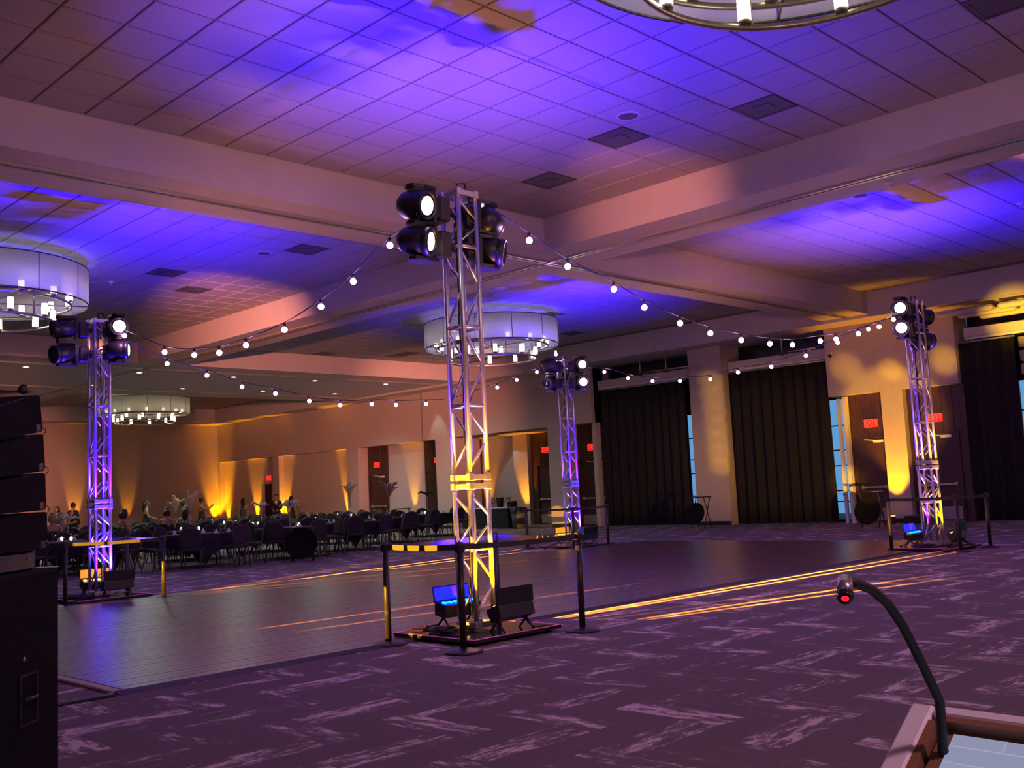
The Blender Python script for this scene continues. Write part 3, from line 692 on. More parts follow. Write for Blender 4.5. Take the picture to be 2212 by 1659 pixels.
# ------------------------------------------------------------------ stanchions
st_base = MB().lathe([(0, 0.045), (0.05, 0.044), (0.15, 0.026), (0.178, 0.014), (0.178, 0.0), (0, 0)], 28).mesh('base', M['black'])
st_pole = MB().lathe([(0.0, 0.04), (0.032, 0.04), (0.032, 0.90), (0.0, 0.90)], 14).mesh('post', mat('post black', (0.03, 0.027, 0.03), 0.35, 0.3, noise=0.1, nscale=30))
st_head = MB().chbox((0, 0, 0.935), (0.078, 0.078, 0.075), 0.010).lathe([(0, 0.985), (0.03, 0.985), (0.036, 0.972), (0.036, 0.90), (0, 0.90)], 12).mesh('belt_cassette', M['black'])
def stanchion(x, y, label, to=None, tape=False):
    t = thing('stanchion', label, 'stanchion', (x, y, 0.0), 0, 'belt stanchions round the towers')
    put('base', st_base, t); put('post', st_pole, t); put('belt_cassette', st_head, t)
    if to is not None:
        d = Vector((to[0] - x, to[1] - y, 0)); L = d.length; ang = math.atan2(d.y, d.x); n = 10; m = MB()
        P = []
        for i in range(n + 1):
            u = i / n; P.append((0.04 + u * (L - 0.08), -0.012 * math.sin(PI * u)))
        for (u0, s0), (u1, s1) in zip(P[:-1], P[1:]):
            vs_ = [Matrix.Rotation(ang, 3, 'Z') @ Vector((u, yy, 0.938 + s_ + zz)) for (u, s_) in ((u0, s0), (u1, s1)) for yy in (-0.001, 0.001) for zz in (-0.025, 0.025)]
            m.add(vs_, [(0, 1, 5, 4), (2, 6, 7, 3), (1, 3, 7, 5), (0, 4, 6, 2)])
        m.build('belt', M['belt'], t)
    return t
def ring(pts, labels, closed=True, skip=()):
    for i, p in enumerate(pts):
        to = pts[(i + 1) % len(pts)] if (closed or i < len(pts) - 1) and i not in skip else None
        stanchion(p[0], p[1], labels[i], to)
ring([(6.19, 7.99), (6.22, 6.94), (7.74, 6.85), (7.75, 8.06)], ['black belt stanchion at the closest tower, standing left of its base plate', 'black belt stanchion at the closest tower, standing right in front of the truss',
     'black belt stanchion at the closest tower, standing right of its base plate', 'black belt stanchion at the closest tower, standing behind its base plate'])
ring([(7.55, 15.45), (6.18, 15.85), (6.2, 17.2), (7.66, 17.0)], ['belt stanchion with amber lit post at the blue lit tower, on the dance floor edge', 'belt stanchion at the blue lit tower, half hidden by the speaker stack',
     'belt stanchion behind the speaker stack at the blue lit tower', 'dark belt stanchion behind the blue lit tower, before the chairs'])
ring([(17.93, 8.32), (18.02, 7.13), (19.1, 7.02), (19.3, 8.3)], ['amber edged belt stanchion left of the tower before the exit doors', 'dark belt stanchion in front of the tower before the exit doors', 'dark belt stanchion right of the tower before the exit doors',
     'belt stanchion hidden behind the tower before the exit doors'], closed=False, skip=(2,))
ring([(18.0, 17.58), (17.95, 16.0), (19.55, 16.3)], ['thin belt stanchion left of the small distant tower', 'thin belt stanchion in front of the small distant tower', 'thin belt stanchion right of the small distant tower by the drape'], closed=False)

# ------------------------------------------------------------------ string lights
sock_me = MB().lathe([(0, 0.055), (0.016, 0.055), (0.022, 0.03), (0.022, 0.0), (0, 0)], 10).mesh('socket', M['black'])
bulb_me = MB().ball((0, 0, -0.030), 0.036, 12, 8).mesh('bulb', M['bulb'])
def string_light(label, p0, p1, data, axis, const, r=0.008):
    """data: (coordinate along the run, height) of every bulb"""
    t = thing('string_light', label, 'string light', p0, 0, 'bulb strings between the towers')
    P = [Vector(p0)] + [Vector((u, const, z + 0.075)) if axis == 'x' else Vector((const, u, z + 0.075)) for u, z in data] + [Vector(p1)]
    pts = []
    for i in range(len(P) - 1):
        a, c_, d, e = P[max(i - 1, 0)], P[i], P[i + 1], P[min(i + 2, len(P) - 1)]
        for k in range(4):
            u = k / 4
            pts.append(0.5 * ((2 * c_) + (-a + d) * u + (2 * a - 5 * c_ + 4 * d - e) * u * u + (-a + 3 * c_ - 3 * d + e) * u ** 3))
    pts.append(P[-1]); q = Vector(p0)
    MB().tube([p - q for p in pts], r, 5).build('cable', M['rubber'], t)
    for p in P[1:-1]:
        s = put('socket', sock_me, t, loc=p - q - Vector((0, 0, 0.06)))
        put('bulb', bulb_me, s)
zt = 4.50
string_light('bulb string from the closest tower to the tower by the speakers', (TW['main'][0] - .12, TW['main'][1] + .12, 4.42), (TW['left'][0] + 0.1, TW['left'][1] - .12, 4.40),
    [(8.70, 4.22), (9.40, 3.94), (10.06, 3.75), (10.87, 3.59), (11.8, 3.52), (12.5, 3.51), (13.2, 3.57), (14.1, 3.73), (15.45, 4.17)], 'y', 6.95)
string_light('bulb string from the closest tower to the tower before the exit doors', (TW['main'][0] + .12, TW['main'][1] - .1, 4.52), (TW['right'][0] - .12, TW['right'][1], 4.35),
    [(7.45, 4.45), (8.13, 4.23), (8.76, 4.01), (9.59, 3.83), (10.18, 3.66), (10.93, 3.52), (11.62, 3.44), (12.38, 3.40), (13.15, 3.40), (13.8, 3.43), (14.67, 3.55), (15.2, 3.62), (16.0, 3.77), (16.8, 3.95), (17.4, 4.13)], 'x', 7.68)
string_light('bulb string from the tower by the speakers to the small distant tower', (TW['left'][0] + .12, TW['left'][1], 4.36), (TW['far'][0] - .12, TW['far'][1], 4.40),
    [(8.2, 3.93), (8.95, 3.76), (9.65, 3.58), (10.35, 3.48), (11.1, 3.36), (11.82, 3.30), (12.6, 3.34), (13.23, 3.34), (14.05, 3.38), (14.75, 3.43), (15.37, 3.60), (16.2, 3.82), (16.85, 4.02), (17.55, 4.24)], 'x', 16.55)
string_light('bulb string from the small distant tower to the tower before the exit doors', (TW['far'][0], TW['far'][1] - .12, 4.36), (TW['right'][0], TW['right'][1] + .12, 4.35),
    [(15.3, 4.15), (14.6, 3.92), (13.9, 3.77), (13.15, 3.69), (12.35, 3.64), (11.65, 3.71), (10.85, 3.73), (10.05, 3.86), (9.35, 4.03), (8.70, 4.2)], 'y', 18.56)
tag(MB().ball((0, 0, 0), 0.036, 12, 8).lathe([(0.0, 0.09), (0.016, 0.09), (0.022, 0.06), (0.022, 0.03), (0, 0.03)], 10).build('loose_bulb', M['bulb'], loc=(18.45, 16.72, 4.73)), 'single glowing bulb perched on top of the small distant tower', 'bulb')

# ------------------------------------------------------------------ chandeliers
CH_R, Z0_, Z1_ = 1.95, -0.97, -0.26          # heights below the ceiling
NP_ = 12
panel_me = MB()
for k in range(1):
    n = 8; pr = []
    panel_me.lathe([(CH_R, Z0_), (CH_R, Z1_), (CH_R - 0.004, Z1_), (CH_R - 0.004, Z0_), (CH_R, Z0_)], n, None, True, 0.006, 2 * PI / NP_ - 0.006)
panel_me = panel_me.mesh('shade_panel', M['sheer'])
def ring_mesh(name, r, z, t, m, n=64): return MB().tube([(r * math.cos(2 * PI * k / n), r * math.sin(2 * PI * k / n), z) for k in range(n + 1)], t, 6, caps=False).mesh(name, m)
def band_mesh(name, r, z, wr, wz, m, n=64): return MB().lathe([(r - wr, z - wz), (r + wr, z - wz), (r + wr, z + wz), (r - wr, z + wz), (r - wr, z - wz)], n).mesh(name, m)
rim_t = ring_mesh('shade_rim', CH_R, Z1_, 0.012, M['darkwire']); rim_b = ring_mesh('shade_rim', CH_R, Z0_, 0.014, M['darkwire'])
seam_me = MB().box((CH_R, 0, (Z0_ + Z1_) / 2), (0.012, 0.012, Z1_ - Z0_)).mesh('seam_rod', M['darkwire'])
ring_a = band_mesh('upper_ring', CH_R * 0.83, Z0_ - 0.0, 0.012, 0.028, M['bronze']); ring_b = band_mesh('lower_ring', CH_R * 0.66, Z0_ - 0.35, 0.012, 0.028, M['bronze'])
spk = MB()
for k in range(6):
    a = PI / 6 + k * PI / 3; c_, s_ = math.cos(a), math.sin(a)
    spk.tube([(CH_R * c_, CH_R * s_, Z0_ + 0.02), (0.1 * c_, 0.1 * s_, Z0_ + 0.02)], 0.014, 6)
spk_me = spk.mesh('spoke_frame', M['bronze'])
post_me = MB().box((0, 0, Z0_ - 0.17), (0.025, 0.025, 0.36)).mesh('drop_post', M['bronze'])
stem_me = MB().tube([(0, 0, 0), (0, 0, Z0_ - 0.02)], 0.03, 10).lathe([(0, 0.0), (0.2, 0.0), (0.2, -0.04), (0, -0.04)], 20).mesh('stem', M['bronze'])
cup_me = MB().lathe([(0, 0.0), (0.052, 0.0), (0.052, 0.035), (0, 0.035)], 12).mesh('lamp_cup', M['bronze'])
glass_me = MB().lathe([(0.0, 0.036), (0.055, 0.036), (0.057, 0.17), (0, 0.17)], 14).mesh('lamp_glass', M['lamp'])
glass_top = MB().lathe([(0.057, 0.17), (0.057, 0.25), (0.053, 0.25), (0.053, 0.17)], 14).mesh('glass_rim', M['lamptop'])
def chandelier(x, y, label, rot=0.0):
    t = thing('chandelier', label, 'chandelier', (x, y, ZC), rot, 'drum chandeliers')
    for k in range(NP_):
        put('shade_panel', panel_me, t, rot=(0, 0, k * 2 * PI / NP_)); put('seam_rod', seam_me, t, rot=(0, 0, k * 2 * PI / NP_))
    put('shade_rim', rim_t, t); put('shade_rim', rim_b, t); put('upper_ring', ring_a, t); put('lower_ring', ring_b, t); put('spoke_frame', spk_me, t); put('stem', stem_me, t)
    for k in range(6):
        a = PI / 6 + k * PI / 3 + .25; put('drop_post', post_me, t, loc=(CH_R * 0.66 * math.cos(a), CH_R * 0.66 * math.sin(a), 0))
    for n, r_, z in ((14, CH_R * 0.83, Z0_ + 0.03), (10, CH_R * 0.66, Z0_ - 0.32)):
        for k in range(n):
            a = 2 * PI * (k + 0.3) / n
            c_ = put('lamp_cup', cup_me, t, loc=(r_ * math.cos(a), r_ * math.sin(a), z)); put('lamp_glass', glass_me, c_); put('glass_rim', glass_top, c_)
chandelier(6.60, 3.30, 'large round drum chandelier cut off by the top of the picture', 0.1)
chandelier(6.68, 21.25, 'round drum chandelier hanging behind the tower by the speakers', 0.2)
chandelier(20.42, 21.0, 'round drum chandelier seen through the closest truss tower', 0.05)
chandelier(20.5, 43.6, 'small far drum chandelier above the seated guests', 0.15)

# ------------------------------------------------------------------ ceiling fittings
vcore = MB()
vcore.box((0, 0, -0.006), (PX_ - 0.03, PY_ - 0.03, 0.012))
vent_core = vcore.mesh('grille', M['vent'])
vfr = MB()
for s in (-1, 1): vfr.box((s * (PX_ / 2 - 0.025), 0, -0.012), (0.03, PY_ - 0.02, 0.02)); vfr.box((0, s * (PY_ / 2 - 0.025), -0.012), (PX_ - 0.08, 0.03, 0.02))
vent_fr = vfr.mesh('frame', M['vent']); vent_in = MB().chbox((0, 0, -0.018), (0.24, 0.24, 0.014), 0.005).mesh('diffuser_plate', M['vent'])
vl = {0: 'dark square ceiling vent nearest the top right chandelier', 1: 'dark square ceiling vent'}
VL = ['dark square ceiling vent right of the round ceiling speaker', 'dark square ceiling vent midway between the tower top and the round speaker', 'dark square ceiling vent above the closest tower, near the beam corner',
      'dark square ceiling vent at the corner right of the cut off chandelier', 'dark ceiling vent behind the left chandelier, closer of two', 'dark ceiling vent behind the left chandelier, farther of two', 'dark ceiling vent above the sagging bulb string',
      'small dark vent behind the middle chandelier, closer one', 'small dark vent right of the middle chandelier, by the rods', 'small far vent above the salmon lit beam, left one', 'small far vent above the salmon lit beam, right one', 'small far vent above the salmon lit beam, middle one']
for (cx, cy) in vent_at:
    i = min(range(len(VENTS)), key=lambda k: (VENTS[k][0] - cx) ** 2 + (VENTS[k][1] - cy) ** 2)
    t = thing('ceiling_vent', VL[i], 'vent', (cx, cy, ZC), 0, 'square ceiling vents')
    put('grille', vent_core, t); put('frame', vent_fr, t); put('diffuser_plate', vent_in, t)
def round_speaker(x, y, z, label, r=0.17, m='vent'):
    t = thing('ceiling_speaker', label, 'speaker', (x, y, z), 0, 'round ceiling fittings')
    MB().lathe([(r, 0.0), (r, -0.024), (r - 0.03, -0.030), (r - 0.03, 0.0)], 24).build('rim', M['paint'], t); MB().lathe([(0, -0.026), (r - 0.03, -0.022), (r - 0.03, 0), (0, 0)], 24).build('grille', M[m], t)
round_speaker(11.0, 8.37, ZC, 'round ceiling speaker between two dark vents near the blue glow')
round_speaker(17.68, 8.23, ZC, 'round ceiling speaker under the salmon glow at far right')
round_speaker(17.84, 17.94, ZC, 'white ringed ceiling speaker above the middle chandelier', 0.17, 'white')
round_speaker(11.06, 18.0, ZC, 'round ceiling speaker above the left bulb string')
def sprinkler(x, y, z, label):
    t = thing('sprinkler_head', label, 'sprinkler', (x, y, z), 0, 'sprinkler heads')
    MB().lathe([(0, 0), (0.05, 0), (0.045, -0.03), (0.012, -0.04), (0.012, -0.08), (0.035, -0.085), (0, -0.09)], 14).build('deflector', M['white'], t); MB().lathe([(0.05, 0.0), (0.075, -0.004), (0.075, -0.012), (0.045, -0.02)], 14).build('collar', M['white'], t)
sprinkler(9.64, 22.11, ZC - 0.016, 'white sprinkler head beside the left chandelier'); sprinkler(15.2, 6.6, ZB, 'small sprinkler head under the right beam'); sprinkler(20.9, 6.5, ZC - 0.016, 'white sprinkler head at the right picture edge')
for i, (x, y) in enumerate([(11.4, 32.25), (15.0, 32.25), (18.44, 32.2), (21.8, 32.1), (25.1, 32.0), (15.1, 36.1), (18.5, 36.1), (21.84, 35.85), (25.3, 35.8)]):
    t = thing('downlight', 'small bright recessed downlight, %s in the %s row across the far ceiling band' % (['first', 'second', 'third', 'fourth', 'fifth', 'first', 'second', 'third', 'fourth'][i], 'nearer' if i < 5 else 'farther'), 'downlight', (x, y, ZB), 0, 'recessed downlights')
    MB().lathe([(0.085, -0.003), (0.12, -0.006), (0.12, -0.016), (0.085, -0.014), (0.085, -0.003)], 18).build('trim_ring', M['white'], t); MB().lathe([(0, -0.005), (0.085, -0.005), (0.085, 0.0), (0, 0.0)], 18).build('lens', M['down'], t)
    add_light('SPOT', 'downlight_beam', (x, y, ZB - 0.03), (0.9, 1.0, 0.92), 480, (x, y - (2.5 if i < 5 else 0), 0), spot_size=2.3, spot_blend=0.9, shadow_soft_size=0.06)

# ------------------------------------------------------------------ drapes, track hoods, rods, exit signs
def drape(y0, y1, z0, z1, x, label, seed, flare=0.0):
    rnd = random.Random(seed); n = int((y1 - y0) / 0.045); m = MB(); top, bot = [], []
    ph = 0.0
    for i in range(n + 1):
        u = i / n; ph += rnd.uniform(0.55, 1.0); a = 0.055 + 0.03 * rnd.random()
        top.append((x + a * 0.7 * math.sin(ph), y0 + u * (y1 - y0))); bot.append((x - 0.02 + a * 1.3 * math.sin(ph + 0.3), y0 + u * (y1 - y0) - flare * (1 - u)))
    k = 6; vs_ = []
    for th in (0.0, 0.012):
        for j in range(k + 1):
            v = j / k
            for (tx_, ty_), (bx_, by_) in zip(top, bot): vs_.append((tx_ + (bx_ - tx_) * v + th, ty_ + (by_ - ty_) * v, z1 + (z0 - z1) * v))
    w_ = n + 1; fs = []
    for s in range(2):
        o_ = s * w_ * (k + 1)
        for j in range(k):
            for i in range(n): fs.append((o_ + j * w_ + i, o_ + j * w_ + i + 1, o_ + (j + 1) * w_ + i + 1, o_ + (j + 1) * w_ + i))
    o2 = w_ * (k + 1)
    for i in range(n): fs.append((i, o2 + i, o2 + i + 1, i + 1)); q = k * w_; fs.append((q + i, q + i + 1, o2 + q + i + 1, o2 + q + i))
    for j in range(k):
        for i in (0, n): fs.append((j * w_ + i, (j + 1) * w_ + i, o2 + (j + 1) * w_ + i, o2 + j * w_ + i))
    m.add(vs_, fs, True)
    t = thing('drape', label, 'drape', (0, 0, 0), 0, 'black floor length drapes')
    m.build('cloth', M['drape'], t)
    c = MB(); c.tube([(x, y0 - 0.05, z1 + 0.03), (x, y1 + 0.05, z1 + 0.03)], 0.028, 8); c.build('curtain_rod', M['steel'], t)
    h_ = MB()
    for i in range(int((y1 - y0) / 0.18)): h_.lathe([(0.02, -0.01), (0.02, 0.01)], 6, Matrix.Translation((x, y0 + 0.09 + i * 0.18, z1 + 0.005)))
    h_.build('curtain_hooks', M['steel'], t)
drape(20.12, 23.9, 0.02, 4.90, XW + 0.25, 'black drape hanging left of the white column', 11)
drape(14.86, 18.9, 0.02, 4.90, XW + 0.2, 'wide black drape hanging right of the white column', 12)
drape(9.42, 10.95, 0.02, 4.88, XW + 0.2, 'narrow black drape at the right edge beside the second exit door', 13)
def hood(y0, y1, label, x=XW + 0.25):
    t = thing('track_hood', label, 'track hood', (x, 0, 0), 0, 'pale track hoods over the drapes')
    MB().chbox((0.12, (y0 + y1) / 2, 5.17), (0.35, y1 - y0, 0.26), 0.02).build('box', M['hood'], t); MB().chbox((0.02, (y0 + y1) / 2, 5.005), (0.10, y1 - y0, 0.07), 0.015).build('rail', M['white'], t)
hood(19.7, 23.95, 'pale track hood above the left black drape'); hood(14.75, 18.33, 'pale track hood above the wide black drape')
hood(6.0, 10.7, 'pale track hood above the narrow right drape')
# folded sectional door and duct boxes lit yellow at the far right
t = thing('ceiling_baffle_stack', 'stepped stack of pale ceiling baffles lit yellow at the right edge', 'baffles', (0, 0, 0))
for i in range(3):
    for k in range(4):
        MB().chbox((XW - 0.75 + 0.33 * i, 10.25 - 1.62 * k - 0.45 * i, 5.62 - 0.05 * i), (0.27, 1.5, 0.15), 0.05).build('baffle', M['hood'], t)
t = thing('wall_panel_stack', 'horizontal pale wall panels lit yellow right of the narrow drape', 'panels', (XW + 0.85, 0, 0))
for z in (4.05, 4.42, 4.80): MB().chbox((0, 7.4, z), (0.06, 4.2, 0.30), 0.02).build('panel', M['hood'], t)
for z in (4.24, 3.88): MB().chbox((-0.08, 7.3, z), (0.10, 4.2, 0.07), 0.02).build('rail', M['hood'], t)
t = thing('round_lantern', 'round amber lantern glimpsed past the narrow drape at right', 'lantern', (XW + 1.6, 8.95, 3.1))
MB().ball((0, 0, 0), 0.16, 14, 10).build('globe', mat('amber globe', (0.8, 0.4, 0.08), 0.5, emit=(1, 0.42, 0.05), estr=0.35), t); MB().lathe([(0.30, 0.18), (0.32, 0.30), (0.2, 0.42), (0, 0.42)], 18).build('cap', M['black'], t)

def rod(y, label, y2=None):
    t = thing('hanging_rod', label, 'rod', (27.9, y, Z_S), 0, 'pipe rods under the far beam')
    MB().tube([(0, 0, 0.0), (0, 0, -0.62)], 0.022, 8).build('pipe', M['steel'], t); MB().lathe([(0, 0), (0.07, 0), (0.07, -0.02), (0, -0.02)], 12).build('flange', M['steel'], t); MB().chbox((0, 0, -0.62), (0.09, 0.09, 0.10), 0.01).build('clamp', M['black'], t)
    if y2: MB().tube([(0, -0.2, -0.58), (0, y2 - y, -0.58)], 0.026, 8).build('cross_pipe', M['steel'], t)
rod(21.4, 'thin hanging rod with cross pipe left of the white column', 18.9); rod(20.3, 'shorter hanging rod just left of the white column'); rod(15.9, 'thin hanging rod above the wide drape', 14.8); rod(11.5, 'thin hanging rod behind the tower before the exit doors')

txt_cache = []
def exit_sign(loc, label, w_=0.42):
    t = thing('exit_sign', label, 'exit sign', loc, 0, 'red exit signs')
    MB().chbox((0, 0, 0), (0.06, w_, 0.24), 0.012).build('housing', M['exitred'], t)
    b_ = MB()
    for s in (-1, 1): b_.box((-0.034, 0, s * 0.105), (0.006, w_ - 0.02, 0.016)); b_.box((-0.034, s * (w_ / 2 - 0.018), 0), (0.006, 0.016, 0.194))
    b_.build('border', M['exitglow'], t)
    if not txt_cache:
        cu = bpy.data.curves.new('exit', 'FONT'); cu.body = 'EXIT'; cu.size = 0.20; cu.extrude = 0.003; cu.align_x = 'CENTER'; cu.align_y = 'CENTER'; cu.offset = 0.004
        to = bpy.data.objects.new('exit_text', cu); COL.objects.link(to); bpy.context.view_layer.update()
        me = bpy.data.meshes.new_from_object(to.evaluated_get(bpy.context.evaluated_depsgraph_get())); bpy.data.objects.remove(to)
        me.materials.clear(); me.materials.append(M['exitglow']); txt_cache.append(me)
    put('lettering', txt_cache[0], t, mtx=Matrix(((0, 0, -1, -0.036), (-1, 0, 0, 0), (0, 1, 0, 0), (0, 0, 0, 1))), label='red letters reading EXIT')
exit_sign((XW + 0.155, 13.55, 2.90), 'red exit sign over the wooden door beside the wide drape')
exit_sign((XW + 0.155, 11.66, 2.90), 'red exit sign half behind the right tower')
exit_sign((XW + 0.305, 24.45, 2.90), 'red exit sign on dark wood just left of the first drape')
exit_sign((XW + 2.255, 28.62, 3.06), 'red exit sign in the bar alcove beside the small distant tower', 0.42)
exit_sign((XW + 0.505, 37.72, 2.93), 'red exit sign over the dark door behind the dining tables', 0.42)
exit_sign((XW + 0.505, 33.42, 2.92), 'red exit sign half hidden beside the pier left of the closest tower', 0.42)
exit_sign((XW + 0.27, 46.62, 2.72), 'red exit sign above the open dark doorway in the far niche', 0.46)
t = thing('wall_camera', 'small round camera on the wall corner above the wide drape', 'camera', (XW - 0.06, 14.55, 5.02)); MB().chbox((0, 0, 0.07), (0.08, 0.12, 0.05), 0.01).build('bracket', M['white'], t); MB().ball((-0.02, 0, -0.01), 0.06, 12, 8).build('dome', M['gloss'], t)

# ------------------------------------------------------------------ amber uplights along the walls
can_me = MB().lathe([(0, 0.20), (0.05, 0.20), (0.065, 0.21), (0.07, 0.02), (0.06, 0), (0, 0)], 14).mesh('can', M['black']); ul_me = MB().lathe([(0, 0.215), (0.06, 0.215), (0.06, 0.20), (0, 0.20)], 14).mesh('lens', M['ledAmber'])
def uplight(x, y, label, dx, dy, p=1.0, ang=0.75):
    t = thing('amber_uplight', label, 'uplight', (x, y, 0), 0, 'amber uplights along the walls')
    put('can', can_me, t); put('lens', ul_me, t)
    add_light('SPOT', 'uplight_beam', (x, y, 0.23), AMBER, P_WALL * p, (x + dx * 0.55, y + dy * 0.55, 3.0), spot_size=ang, spot_blend=0.7, shadow_soft_size=0.05)
uplight(XW - 0.35, 51.05, 'amber uplight in the far room corner', 0.6, 0.6, 2.2, 0.9)
uplight(20.5, YW - 0.4, 'amber uplight low on the far wall behind the standing couple', 0, 1, 1.0, 0.5); uplight(23.2, YW - 0.4, 'amber uplight low on the far wall left of the corner', 0, 1, 0.5, 0.5)
uplight(XW + 0.08, 50.9, 'amber uplight behind the woman with long hair', 0.45, 0.2, 1.6, 0.75); uplight(XW + 0.08, 47.9, 'amber uplight beside the open dark doorway', 0.42, 0, 2.4, 0.65)
uplight(XW + 0.08, 45.05, 'amber uplight at the left end of the middle niche', 0.42, 0.2, 2.4, 0.65); uplight(XW + 0.08, 39.75, 'amber uplight at the right end of the middle niche', 0.42, -0.1, 2.6, 0.65)
uplight(XW + 0.35, 35.2, 'amber uplight against the pale wall of the door recess', 0.45, 0, 1.3, 0.55)
uplight(XW + 1.75, 29.75, 'amber uplight in the bar alcove beside the exit door', 0.6, -0.3, 1.4, 0.8); uplight(XW + 2.0, 32.3, 'amber uplight behind the bar table', 0.5, 0, 0.8)
uplight(XW - 0.45, 12.85, 'amber uplight between the two wooden exit doors', 0.7, 0, 2.2, 1.0)
# downlight over the bar alcove and pier
add_light('SPOT', 'alcove_downlight', (XW + 1.1, 30.6, 3.7), (1.0, 0.97, 0.9), 24, (XW + 2.2, 30.0, 0.4), spot_size=1.5, spot_blend=0.15, shadow_soft_size=0.05)
add_light('SPOT', 'pier_downlight', (XW - 0.75, 32.6, 5.8), (0.92, 1.0, 0.92), 70, (XW - 0.05, 32.5, 1.5), spot_size=0.85, spot_blend=0.6, shadow_soft_size=0.05)
for aim_, p_, a_ in (((XW, 12.7, 3.0), 5200, 0.28), ((XW, 14.1, 4.6), 4200, 0.09), ((XW, 12.75, 4.4), 4200, 0.07), ((XW + 0.3, 11.3, 4.6), 4200, 0.09), ((XW, 14.3, 1.2), 7000, 0.10), ((XW - 0.15, 18.62, 1.9), 5500, 0.05), ((XW - 0.15, 18.64, 2.3), 5500, 0.055), ((XW - 0.15, 18.66, 2.75), 5500, 0.055), ((XW - 0.15, 18.68, 3.2), 5500, 0.055), ((XW - 0.15, 18.70, 3.7), 5500, 0.055), ((XW - 0.15, 18.72, 4.2), 5500, 0.055), ((XW - 0.15, 18.74, 4.7), 5500, 0.055), ((XW, 22.0, 2.0), 1800, 0.36), ((XW - 0.2, 9.0, 5.4), 13000, 0.22), ((XW + 0.3, 16.6, 2.2), 2600, 0.5)):
    add_light('SPOT', 'amber_patch_spot', (TW['right'][0] + 0.40, TW['right'][1] - 0.30, 0.40), (1.0, 0.50, 0.02), p_, aim_, spot_size=a_, spot_blend=0.45 if aim_[1] == 12.7 else 1.0, shadow_soft_size=0.05)  # added spots shape the yellow patches on wall, column, drapes and baffles
# salmon spots added at tower heads, one unlit, aimed for glow on the plaster
def beam(k, aim, color, power, ang, blend=1.0):
    wc, d = MH[k]; aim = Vector(aim); dd = (aim - wc).normalized()
    add_light('SPOT', 'salmon_glow_spot', wc + dd * 0.34, color, power, aim, spot_size=ang, spot_blend=blend, shadow_soft_size=0.09)
beam(7, (8, 30.1, 6.3), SALMON, 700 * P_SALMON, 1.2); beam(6, (19.5, 30.1, 6.2), SALMON, 700 * P_SALMON, 0.6); beam(6, (15.5, YW, 2.6), SALMON, 7500 * P_SALMON, 0.34)
beam(15, (27.5, 34, 4.6), SALMON, 900 * P_SALMON, 0.55); beam(2, (13.9, 10.2, 6.1), SALMON, 110 * P_SALMON, 0.55); beam(9, (17.5, 3.0, 6.4), SALMON, 220 * P_SALMON, 0.9)

# ------------------------------------------------------------------ dining area
def superpoly(wd, z0, z1, top):      # outline of a domed chair back
    pts = [(-wd / 2, z0), (wd / 2, z0)]
    for k in range(9):
        a = PI * k / 8; pts.append((wd / 2 * math.cos(a), z1 + top * math.sin(a)))
    return pts
def make_chair():
    t = thing('banquet_chair', 'c', 'chair', (0, 0, 0), 0, 'banquet chairs round the dining tables')
    MB().chbox((0, 0, 0.46), (0.44, 0.43, 0.07), 0.02).build('seat', M['chairfab'], t)
    tilt = Matrix.Translation((0, 0.20, 0.50)) @ Matrix.Rotation(-0.16, 4, 'X') @ Matrix.Rotation(PI / 2, 4, 'X')
    MB().prism(superpoly(0.42, 0.04, 0.30, 0.15), -0.025, 0.025, tilt).build('backrest', M['chairfab'], t)
    fr = [tilt @ Vector((x, y, 0)) for x, y in ([(-0.225, -0.04)] + [(-0.225 * math.cos(PI * k / 8), 0.30 + 0.165 * math.sin(PI * k / 8)) for k in range(9)] + [(0.225, -0.04)])]
    MB().tube(fr, 0.012, 5).build('back_frame', M['chairmetal'], t)
    for sx in (-1, 1):
        MB().tube([(sx * 0.20, -0.18, 0.43), (sx * 0.215, -0.21, 0.0)], 0.012, 5).build('leg', M['chairmetal'], t)
        MB().tube([(sx * 0.215, 0.19, 0.47), (sx * 0.215, 0.17, 0.30), (sx * 0.22, 0.27, 0.0)], 0.012, 5).build('leg', M['chairmetal'], t)
    return t
def make_table():
    t = thing('dining_table', 't', 'table', (0, 0, 0), 0, 'round dining tables under black cloths')
    MB().lathe([(0, 0.765), (0.90, 0.765), (0.91, 0.755), (0.91, 0.74), (0, 0.74)], 32).build('tabletop', M['black'], t)
    n = 64; m = MB(); vs_ = []; k = 4
    for j in range(k + 1):
        v = j / k
        for i in range(n):
            a = 2 * PI * i / n; c4 = max(abs(math.cos(a)), abs(math.sin(a)))
            drop = min(0.70, 0.36 + 0.40 * (1 - (c4 - 0.7071) / 0.2929) ** 3)
            r_ = 0.925 + v * (0.03 + 0.035 * math.sin(8 * a) * v)
            vs_.append((r_ * math.cos(a), r_ * math.sin(a), 0.772 - v * drop))
    fs = [tuple(range(n))] + [(j * n + i, j * n + (i + 1) % n, (j + 1) * n + (i + 1) % n, (j + 1) * n + i) for j in range(k) for i in range(n)]
    m.add(vs_, fs, True); m.build('tablecloth', M['blackcloth'], t)
    for a in range(4): MB().tube([(0.45 * math.cos(a * PI / 2), 0.45 * math.sin(a * PI / 2), 0.74), (0.58 * math.cos(a * PI / 2), 0.58 * math.sin(a * PI / 2), 0.0)], 0.016, 5).build('leg', M['chairmetal'], t)
    return t
chair0 = make_chair(); table0 = make_table()
votive0 = thing('votive_candle', 'v', 'candle', (0, 0, 0), 0, 'votive candles on the dining tables')
MB().lathe([(0.0, 0.0), (0.045, 0.0), (0.055, 0.09), (0.050, 0.09), (0.042, 0.01), (0, 0.01)], 12).build('glass', M['clear'], votive0); MB().ball((0, 0, 0.06), 0.036, 8, 6, (1, 1, 1.2)).build('flame', M['flame'], votive0)
